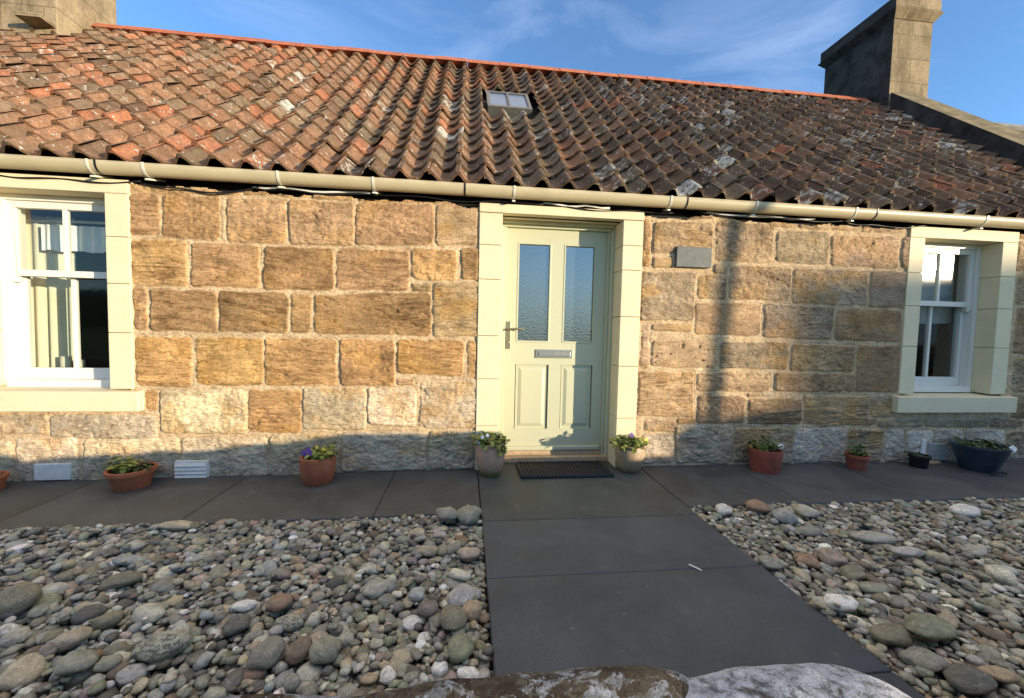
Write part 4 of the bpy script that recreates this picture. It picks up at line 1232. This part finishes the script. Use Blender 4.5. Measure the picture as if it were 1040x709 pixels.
t, c = pot(4.070, -.14, tpot(.058, .070, .110, .005), M['black'], 'small black plastic pot with a wilting plant near the right window', .09, .06)
leaves(c, .085, .055, 26, .04, 14, M['dleaf'], t, droop=1.)
b = [(.105, 0), (.11, .01), (.15, .12), (.178, .205), (.184, .212), (.184, .225), (.172, .226), (.160, .205), (.12, .2)]
t, c = pot(4.545, -.235, b, M['navy'], 'navy blue glazed planter with a white flower at far right', .2, .155)
leaves(c, .18, .075, 90, .045, 15, M['dleaf'], t); leaves(c, .15, .06, 50, .04, 16, M['leaf'], t, droop=.9)
for k, (dx, dz) in enumerate(((.07, .02), (.095, .035))): flower((c[0] + dx, c[1] - .155, c[2] + dz), .027, M['petalw'], t, (-.2, -1, .3), k + 50)

# small litter
mb = MB(); mb.tube([(1.115, -1.405, .006), (1.150, -1.455, .006)], .0035, 6); tag(mb.build('straw', M['paper']), 'tiny white straw lying on the path slabs', 'straw')
mb = MB(); mb.box(4.20, 4.38, -.085, -.055, .001, .022); tag(mb.build('wood_strip', M['wood'], bevel=.003), 'short pale wood strip on the paving by the blue grey vent', 'wood strip')
mb = MB(); mb.hexa([(4.215, -.05, .001), (4.262, -.05, .001), (4.262, -.025, .001), (4.215, -.025, .001), (4.245, -.035, .215), (4.275, -.035, .215), (4.275, -.022, .215), (4.245, -.022, .215)])
tag(mb.build('marker', M['paper'], bevel=.002), 'thin white plant marker leaning on the wall behind the black pot', 'marker')
b = MB(); V = []; F = []
for j in range(7):
    q = j / 6; w = .035 * math.sin(math.pi * (.1 + .85 * q)); 
    for s in (-1, 0, 1): V.append((4.44 + .16 * q, -.39 + .5 * w * s, .006 + .018 * math.sin(q * 3) + .012 * abs(s)))
for j in range(6):
    a = j * 3; F += [(a, a + 1, a + 4, a + 3), (a + 1, a + 2, a + 5, a + 4)]
b.add(V, F); tag(b.build('fallen_leaf', M['dark'], smooth=True), 'dark curled dead leaf on the paving before the navy planter', 'leaf')
# ------------------------------------------------------------------ pebble beds
PAL = dict(palegrey=(.27, .27, .25), grey=(.155, .155, .145), dark=(.075, .075, .075), bluegrey=(.19, .215, .25), greengrey=(.165, .175, .14),
           olive=(.145, .135, .08), buff=(.29, .235, .155), tan=(.27, .18, .095), brown=(.13, .082, .055), rust=(.25, .12, .065), pink=(.29, .205, .17),
           lilac=(.28, .275, .315), purple=(.135, .10, .11), cream=(.38, .36, .30), white=(.50, .50, .48), green=(.15, .175, .10), speckled=(.24, .25, .20))
WT = dict(palegrey=13, grey=22, dark=10, bluegrey=7, greengrey=13, olive=7, buff=8, tan=3, brown=3, rust=1.2, pink=2, lilac=2, purple=3, cream=3.5, white=2.5, green=3)
def toned(v):
    m = sum(v) / 3
    return tuple(min(.72, (m + (x - m) * .52) * y) for x, y in zip(v, (1.60, 1.60, 1.42)))
PAL = {k: toned(v) for k, v in PAL.items()}
PN = list(WT); PW = np.array([WT[k] for k in PN]); PW = PW / PW.sum()

def ico(sub):
    bm = bmesh.new(); bmesh.ops.create_icosphere(bm, subdivisions=sub, radius=1)
    V = np.array([v.co[:] for v in bm.verts]); F = np.array([[v.index for v in f.verts] for f in bm.faces]); bm.free()
    return V, F
def deform(V, seed):
    out = []; o = Vector((seed * 5.3, seed * 2.1, seed * 9.7)); rs = random.Random(seed)
    e = rs.uniform(.8, 1.15)
    for v in V:
        w = Vector(v)
        d = 1 + .30 * mnoise.noise(w * .9 + o) + .12 * mnoise.noise(w * 2.1 + o) + .03 * mnoise.noise(w * 5 + o)
        q = Vector((w.x, w.y, (abs(w.z) ** e) * (1 if w.z > 0 else -1)))
        out.append(q * d)
    return np.array(out)
NB = 14
ICO = {s: ico(s) for s in (1, 2, 3)}
SH = {s: [deform(ICO[s][0], k) for k in range(NB)] for s in (1, 2, 3)}

CAM = np.array((0, -3.1667, 1.1446)); CR = np.array((.99388839, -.10811586, .02228947)); CU = np.array((-.01667964, .05251687, .99848073)); CF = np.array((.10912218, .99275019, -.05039257))
def project(p):
    d = np.asarray(p) - CAM; z = d @ CF
    return 516.88 + 394.985 * (d @ CR) / z, 355.56 - 394.985 * (d @ CU) / z, z

def fill_bed(x0, x1, y0, y1, marks, seed):
    rs = np.random.RandomState(seed)
    res = .008; nx = int((x1 - x0) / res); ny = int((y1 - y0) / res)
    H = np.full((ny, nx), -.085)
    out = []
    def place(x, y, a, b, c, yaw, k=.62, pct=60):
        r = max(.6 * b, res * 1.5)
        i0, i1 = int((x - r - x0) / res), int((x + r - x0) / res) + 1; j0, j1 = int((y - r - y0) / res), int((y + r - y0) / res) + 1
        i0, j0, i1, j1 = max(i0, 0), max(j0, 0), min(i1, nx), min(j1, ny)
        if i1 <= i0 or j1 <= j0: return None
        return np.percentile(H[j0:j1, i0:i1], pct) + k * c
    def stamp(x, y, z, a, b, c, yaw):
        i0, i1 = max(0, int((x - a - x0) / res)), min(nx, int((x + a - x0) / res) + 1); j0, j1 = max(0, int((y - a - y0) / res)), min(ny, int((y + a - y0) / res) + 1)
        if i1 <= i0 or j1 <= j0: return
        X = x0 + (np.arange(i0, i1) + .5) * res - x; Y = y0 + (np.arange(j0, j1) + .5) * res - y
        X, Y = np.meshgrid(X, Y); u = X * math.cos(yaw) + Y * math.sin(yaw); v = -X * math.sin(yaw) + Y * math.cos(yaw)
        q = 1 - (u / a) ** 2 - (v / b) ** 2
        top = z + c * np.sqrt(np.maximum(q, 0))
        H[j0:j1, i0:i1] = np.where(q > 0, np.maximum(H[j0:j1, i0:i1], top), H[j0:j1, i0:i1])
    def dims(med, sg, lo, hi):
        a = float(np.clip(med * math.exp(rs.normal(0, sg)), lo, hi)); b = a * rs.uniform(.62, .95); c = b * rs.uniform(.45, .85)
        return a, b, c
    def one(med, sg, lo, hi, K, k=.62):
        a, b, c = dims(med, sg, lo, hi); best = None
        for _ in range(K):
            x = rs.uniform(x0 + b * .4, x1 - b * .4); y = rs.uniform(y0 + b * .4, y1 - b * .4)
            h = H[min(ny - 1, int((y - y0) / res)), min(nx - 1, int((x - x0) / res))]
            if best is None or h < best[0]: best = (h, x, y)
        _, x, y = best; yaw = rs.uniform(0, math.pi)
        z = place(x, y, a, b, c, yaw, k)
        if z is None: return
        stamp(x, y, z, a, b, c, yaw)
        out.append([x, y, z, a, b, c, yaw, PN[rs.choice(len(PN), p=PW)], int(rs.randint(NB)), rs.normal(0, .16), rs.normal(0, .16), None])
    area = (x1 - x0) * (y1 - y0)
    n = 0
    while H.mean() < -.047 and n < 20000: one(.026, .30, .014, .05, 3); n += 1       # buried
    n = 0
    while H.mean() < -.021 and n < 20000: one(.020, .36, .011, .05, 4); n += 1
    # larger stones scattered in the surface
    for _ in range(int(area * 15)): one(.036, .28, .028, .066, 2, .38)
    n = 0
    while H.mean() < -.0095 and n < 20000: one(.017, .34, .0095, .032, 7, .55); n += 1
    # the stones one can single out
    for (mx, my, w, h, col, lab) in marks:
        a = max(w, .02); asp = 1.
        # seen depth in the ground: foreshortened by the look-down angle
        dist = math.hypot(mx, my + 3.1667); el = math.atan2(1.13, dist)
        b = max(.45 * a, min(a * 1.15, (h - .25 * a * math.cos(el)) / math.sin(el) * .9))
        c = min(a, b) * .62; yaw = math.atan2(-mx * .0, 1) + rs.normal(0, .18)
        if b > a: a, b = b, a; yaw += math.pi / 2
        mx = min(max(mx, x0 + w * .9), x1 - w * .9)
        z = place(mx, my, a, b, c, yaw, .45, 75)
        if z is None: continue
        stamp(mx, my, z, a, b, c, yaw)
        out.append([mx, my, z, a, b, c, yaw, col, int(rs.randint(NB)), rs.normal(0, .08), rs.normal(0, .08), lab])
    # fines caught between the larger ones
    for _ in range(int(area * 60)): one(.014, .25, .009, .02, 14, .5)
    vis = []
    for s in out:
        j = min(ny - 1, max(0, int((s[1] - y0) / res))); i = min(nx - 1, max(0, int((s[0] - x0) / res)))
        vis.append(H[j, i] < s[2] + s[5] + .012)
    return out, vis

MARK = ['ringed lichen speckled boulder', 'cream oval egg stone', 'long olive flat stone', 'blue grey flat stone', 'long buff stone at the paving edge', 'upright grey slab stone', 'round green grey stone', 'dark brown block stone',
        'rust orange egg stone', 'pale faceted grey stone', 'pale lilac dome stone', 'olive stone near the path edge', 'big green mossy stone', 'white egg stone by the garden wall', 'small tan ball stone', 'green grey corner stone',
        'mid grey corner stone', 'dull purple stone', 'smooth blue grey ball stone', 'cream flat stone by the path', 'pink buff stone by the path', 'broad green grey stone', 'pale grey oblong stone', 'broad flat olive stone',
        'bright white flat stone', 'dark faceted stone', 'grey speckled oval stone', 'buff domed stone',
        'white speckled block by the path', 'smooth grey egg by the path', 'long pale grey finger stone', 'long lilac stone', 'pale blue oval stone', 'pale grey oval by the right edge', 'big cream oval stone', 'pink block stone',
        'very long green stone', 'olive brown stone beside the long green one', 'large mid grey dome stone', 'large dark flat stone', 'tan stone at the lower right corner', 'flat green grey stone', 'grey loaf stone', 'rust stone near the paving',
        'white pebble at the bed tip', 'olive dome stone', 'pale grey stone near the paving', 'white flat stone at far right']
marks = [(*m, lab) for m, lab in zip(LANDMARKS, MARK)]
allp = []
for bed, (bx0, bx1, by0, by1), seed in (('left', (-3.3, .108, -2.70, -.772), 1), ('right', (1.490, 5.0, -2.70, -.772), 2)):
    ms = [m for m in marks if (m[0] < .6) == (bed == 'left')]
    st, vis = fill_bed(bx0, bx1, by0, by1, ms, seed)
    for s, v in zip(st, vis):
        px, py, z = project((s[0], s[1], s[2]))
        fr = 0 <= px <= 1040 and 0 <= py <= 700
        # stones low behind the coping of the garden wall are not seen
        if 260 < px < 910 and py > 690: fr = False
        allp.append((s, bed, (s[3] * s[4]) ** .5 / z * 395 if (v and fr) else 0, px, py))
order = sorted(range(len(allp)), key=lambda i: (allp[i][0][11] is not None, allp[i][2]), reverse=True)
ind = set(order[:300])

def rotm(s):
    return np.array((Matrix.Rotation(s[6], 3, 'Z') @ Matrix.Rotation(s[9], 3, 'X') @ Matrix.Rotation(s[10], 3, 'Y')))
VV, FF, CC = [], [], []; nv = 0
rsc = np.random.RandomState(7)
for i, (s, bed, sc, px, py) in enumerate(allp):
    if i in ind: continue
    sub = 2 if sc > 2.2 else 1
    V = SH[sub][s[8]] * np.array(s[3:6]); V = V @ rotm(s).T + np.array(s[:3])
    VV.append(V); FF.append(ICO[sub][1] + nv); nv += len(V)
    c = np.array(PAL[s[7]]) * rsc.uniform(.75, 1.22) * rsc.uniform(.95, 1.05, 3)
    CC.append(np.tile(c, (len(V), 1)))
if VV:
    o = np_mesh('pebbles', np.vstack(VV), np.vstack(FF), M['pebble'], None, (0, 0, 0), np.vstack(CC), smooth=True)
    tag(o, 'small beach pebbles filling both beds between the larger cobbles', kind='stuff')
mb = MB(); mb.box(-3.9, .109, -2.72, -.776, -.15, -.085); mb.box(1.488, 5.6, -2.72, -.776, -.15, -.085); tag(mb.build('soil', M['bed']), 'dark soil under the pebble beds', kind='structure')

COBM = []
for k in range(NB):
    me = bpy.data.meshes.new('cobble'); me.from_pydata(SH[3][k].tolist(), [], ICO[3][1].tolist())
    me.polygons.foreach_set('use_smooth', [True] * len(me.polygons)); me.materials.append(M['cobble']); COBM.append(me)
spm = COBM[3].copy(); spm.materials.clear(); spm.materials.append(M['speck'])
CN = dict(palegrey='pale grey', grey='mid grey', dark='dark grey', bluegrey='blue grey', greengrey='green grey', olive='olive', buff='buff', tan='tan', brown='brown', rust='rust', pink='pink', lilac='lilac', purple='dull purple', cream='cream', white='white', green='mossy green', speckled='speckled')
lms = [(allp[i][3], allp[i][4], allp[i][0][11], allp[i][1]) for i in order[:300] if allp[i][0][11]]
used = set()
def rel(px, py, L):
    dx, dy = px - L[0], (py - L[1]) * 1.6
    a = math.degrees(math.atan2(dy, dx)); d = math.hypot(dx, dy)
    w = ['right of', 'in front and right of', 'in front of', 'in front and left of', 'left of', 'behind and left of', 'behind', 'behind and right of'][int(((a + 22.5) % 360) // 45)]
    return d, w
for rank, i in enumerate(order[:300]):
    s, bed, sc, px, py = allp[i]
    o = bpy.data.objects.new('cobble', spm if s[7] == 'speckled' else COBM[s[8]])
    COL.objects.link(o)
    o.matrix_world = Matrix.Translation(s[:3]) @ Matrix(rotm(s).tolist()).to_4x4() @ Matrix.Diagonal((*s[3:6], 1))
    j = rsc.uniform(.88, 1.15)
    o.color = (*[min(1, v * j) for v in PAL[s[7]]], 1)
    if s[11]: lab = s[11] + ' in the %s pebble bed' % bed
    else:
        asp = s[4] / s[3]; shape = 'roundish' if asp > .82 else 'oval' if asp > .7 else 'long'
        if s[5] / s[4] < .55: shape += ' flat'
        size = 'large' if sc > 11 else 'medium' if sc > 8 else 'smallish'
        lab = None
        cand = sorted([(*rel(px, py, L), L[2]) for L in lms if L[3] == bed])
        for dist in ('just', 'well'):
            for d, w, nm in cand[:10]:
                if (d < 34) != (dist == 'just'): continue
                q = '%s %s %s cobble %s %s the %s' % (size, CN[s[7]], shape, dist, w, nm)
                if q not in used and len(q.split()) <= 16: lab = q; break
            if lab: break
        if lab is None: lab = '%s %s %s cobble %d hand widths in front of the paving, %s bed' % (size, CN[s[7]], shape, int((-s[1] - .78) / .1) + 1, bed)
    used.add(lab)
    tag(o, lab, 'stone', 'cobbles of the %s pebble bed' % bed)
print('pebbles', len(allp), 'verts', nv, 'unique', len(used), 'size of 300th', allp[order[299]][2])

# ------------------------------------------------------------------ camera, sun, sky
cam = bpy.data.cameras.new('camera'); co = bpy.data.objects.new('camera', cam); COL.objects.link(co)
cam.sensor_width = 36; cam.lens = 394.985 / 1040 * 36; cam.clip_start = .02; cam.clip_end = 3000
cam.shift_x = (520 - 516.8756) / 1040; cam.shift_y = (355.5575 - 354.5) / 1040
co.matrix_world = Matrix(((CR[0], CU[0], -CF[0], CAM[0]), (CR[1], CU[1], -CF[1], CAM[1]), (CR[2], CU[2], -CF[2], CAM[2]), (0, 0, 0, 1)))
scene.camera = co

sd = Vector((math.sin(R_(SUN_AZ)) * math.cos(R_(SUN_EL)), -math.cos(R_(SUN_AZ)) * math.cos(R_(SUN_EL)), math.sin(R_(SUN_EL))))
sun = bpy.data.lights.new('sun', 'SUN'); sun.energy = 2.9; sun.angle = R_(.55); sun.color = (1, .82, .58)
so = bpy.data.objects.new('sun', sun); COL.objects.link(so); so.location = sd * 60
so.rotation_euler = sd.to_track_quat('Z', 'Y').to_euler()

w = bpy.data.worlds.new('World'); scene.world = w; w.use_nodes = True
nt = w.node_tree; nn = nt.nodes; ll = nt.links
bg = nn['Background']
sk = nn.new('ShaderNodeTexSky'); sk.sky_type = 'NISHITA'; sk.sun_disc = False
sk.sun_elevation = R_(SUN_EL); sk.sun_rotation = math.atan2(sd.x, sd.y)
sk.air_density = 1.0; sk.dust_density = .2; sk.ozone_density = 4.2; sk.altitude = 0
tc = nn.new('ShaderNodeTexCoord')
mp = nn.new('ShaderNodeMapping'); mp.inputs['Scale'].default_value = (1.0, .9, 2.6); mp.inputs['Rotation'].default_value = (0, R_(-24), R_(12))
ll.new(tc.outputs['Generated'], mp.inputs[0])
no = nn.new('ShaderNodeTexNoise'); no.inputs['Scale'].default_value = 2.2; no.inputs['Detail'].default_value = 7; no.inputs['Roughness'].default_value = .58; no.inputs['Distortion'].default_value = .7
ll.new(mp.outputs[0], no.inputs['Vector'])
rp = nn.new('ShaderNodeValToRGB'); rp.color_ramp.elements[0].position = .52; rp.color_ramp.elements[0].color = (.018, .018, .018, 1); rp.color_ramp.elements[1].position = .80; rp.color_ramp.elements[1].color = (.13, .13, .13, 1)
ll.new(no.outputs['Fac'], rp.inputs[0])
mx = nn.new('ShaderNodeMix'); mx.data_type = 'RGBA'
ll.new(rp.outputs[0], mx.inputs[0]); ll.new(sk.outputs[0], mx.inputs[6]); mx.inputs[7].default_value = (6.0, 6.4, 7.4, 1)
# unseen warm-white fill added to the sky overhead to lift the shade
sx = nn.new('ShaderNodeSeparateXYZ'); ll.new(tc.outputs['Generated'], sx.inputs[0])
mr = nn.new('ShaderNodeMapRange'); mr.interpolation_type = 'SMOOTHSTEP'; mr.inputs[1].default_value = .70; mr.inputs[2].default_value = .86; mr.inputs[3].default_value = 0; mr.inputs[4].default_value = 1
ll.new(sx.outputs[2], mr.inputs[0])
n2 = nn.new('ShaderNodeTexNoise'); n2.inputs['Scale'].default_value = 3.; n2.inputs['Detail'].default_value = 6; ll.new(tc.outputs['Generated'], n2.inputs['Vector'])
r2 = nn.new('ShaderNodeValToRGB'); r2.color_ramp.elements[0].position = .32; r2.color_ramp.elements[1].position = .55; ll.new(n2.outputs['Fac'], r2.inputs[0])
mm = nn.new('ShaderNodeMath'); mm.operation = 'MULTIPLY'; ll.new(mr.outputs[0], mm.inputs[0]); ll.new(r2.outputs[0], mm.inputs[1])
m2 = nn.new('ShaderNodeMix'); m2.data_type = 'RGBA'; ll.new(mm.outputs[0], m2.inputs[0]); ll.new(mx.outputs[2], m2.inputs[6]); m2.inputs[7].default_value = (5.8, 5.0, 4.15, 1)
ll.new(m2.outputs[2], bg.inputs[0]); bg.inputs[1].default_value = .15

vs = scene.view_settings
scene.display_settings.display_device = 'sRGB'
vs.view_transform = 'Standard'; vs.look = 'None'; vs.gamma = 1; vs.use_curve_mapping = False; vs.exposure = 1.45
scene.render.engine = 'CYCLES'
scene.cycles.use_denoising = True
scene.cycles.max_bounces = 6; scene.cycles.transparent_max_bounces = 12
scene.cycles.sample_clamp_indirect = 8
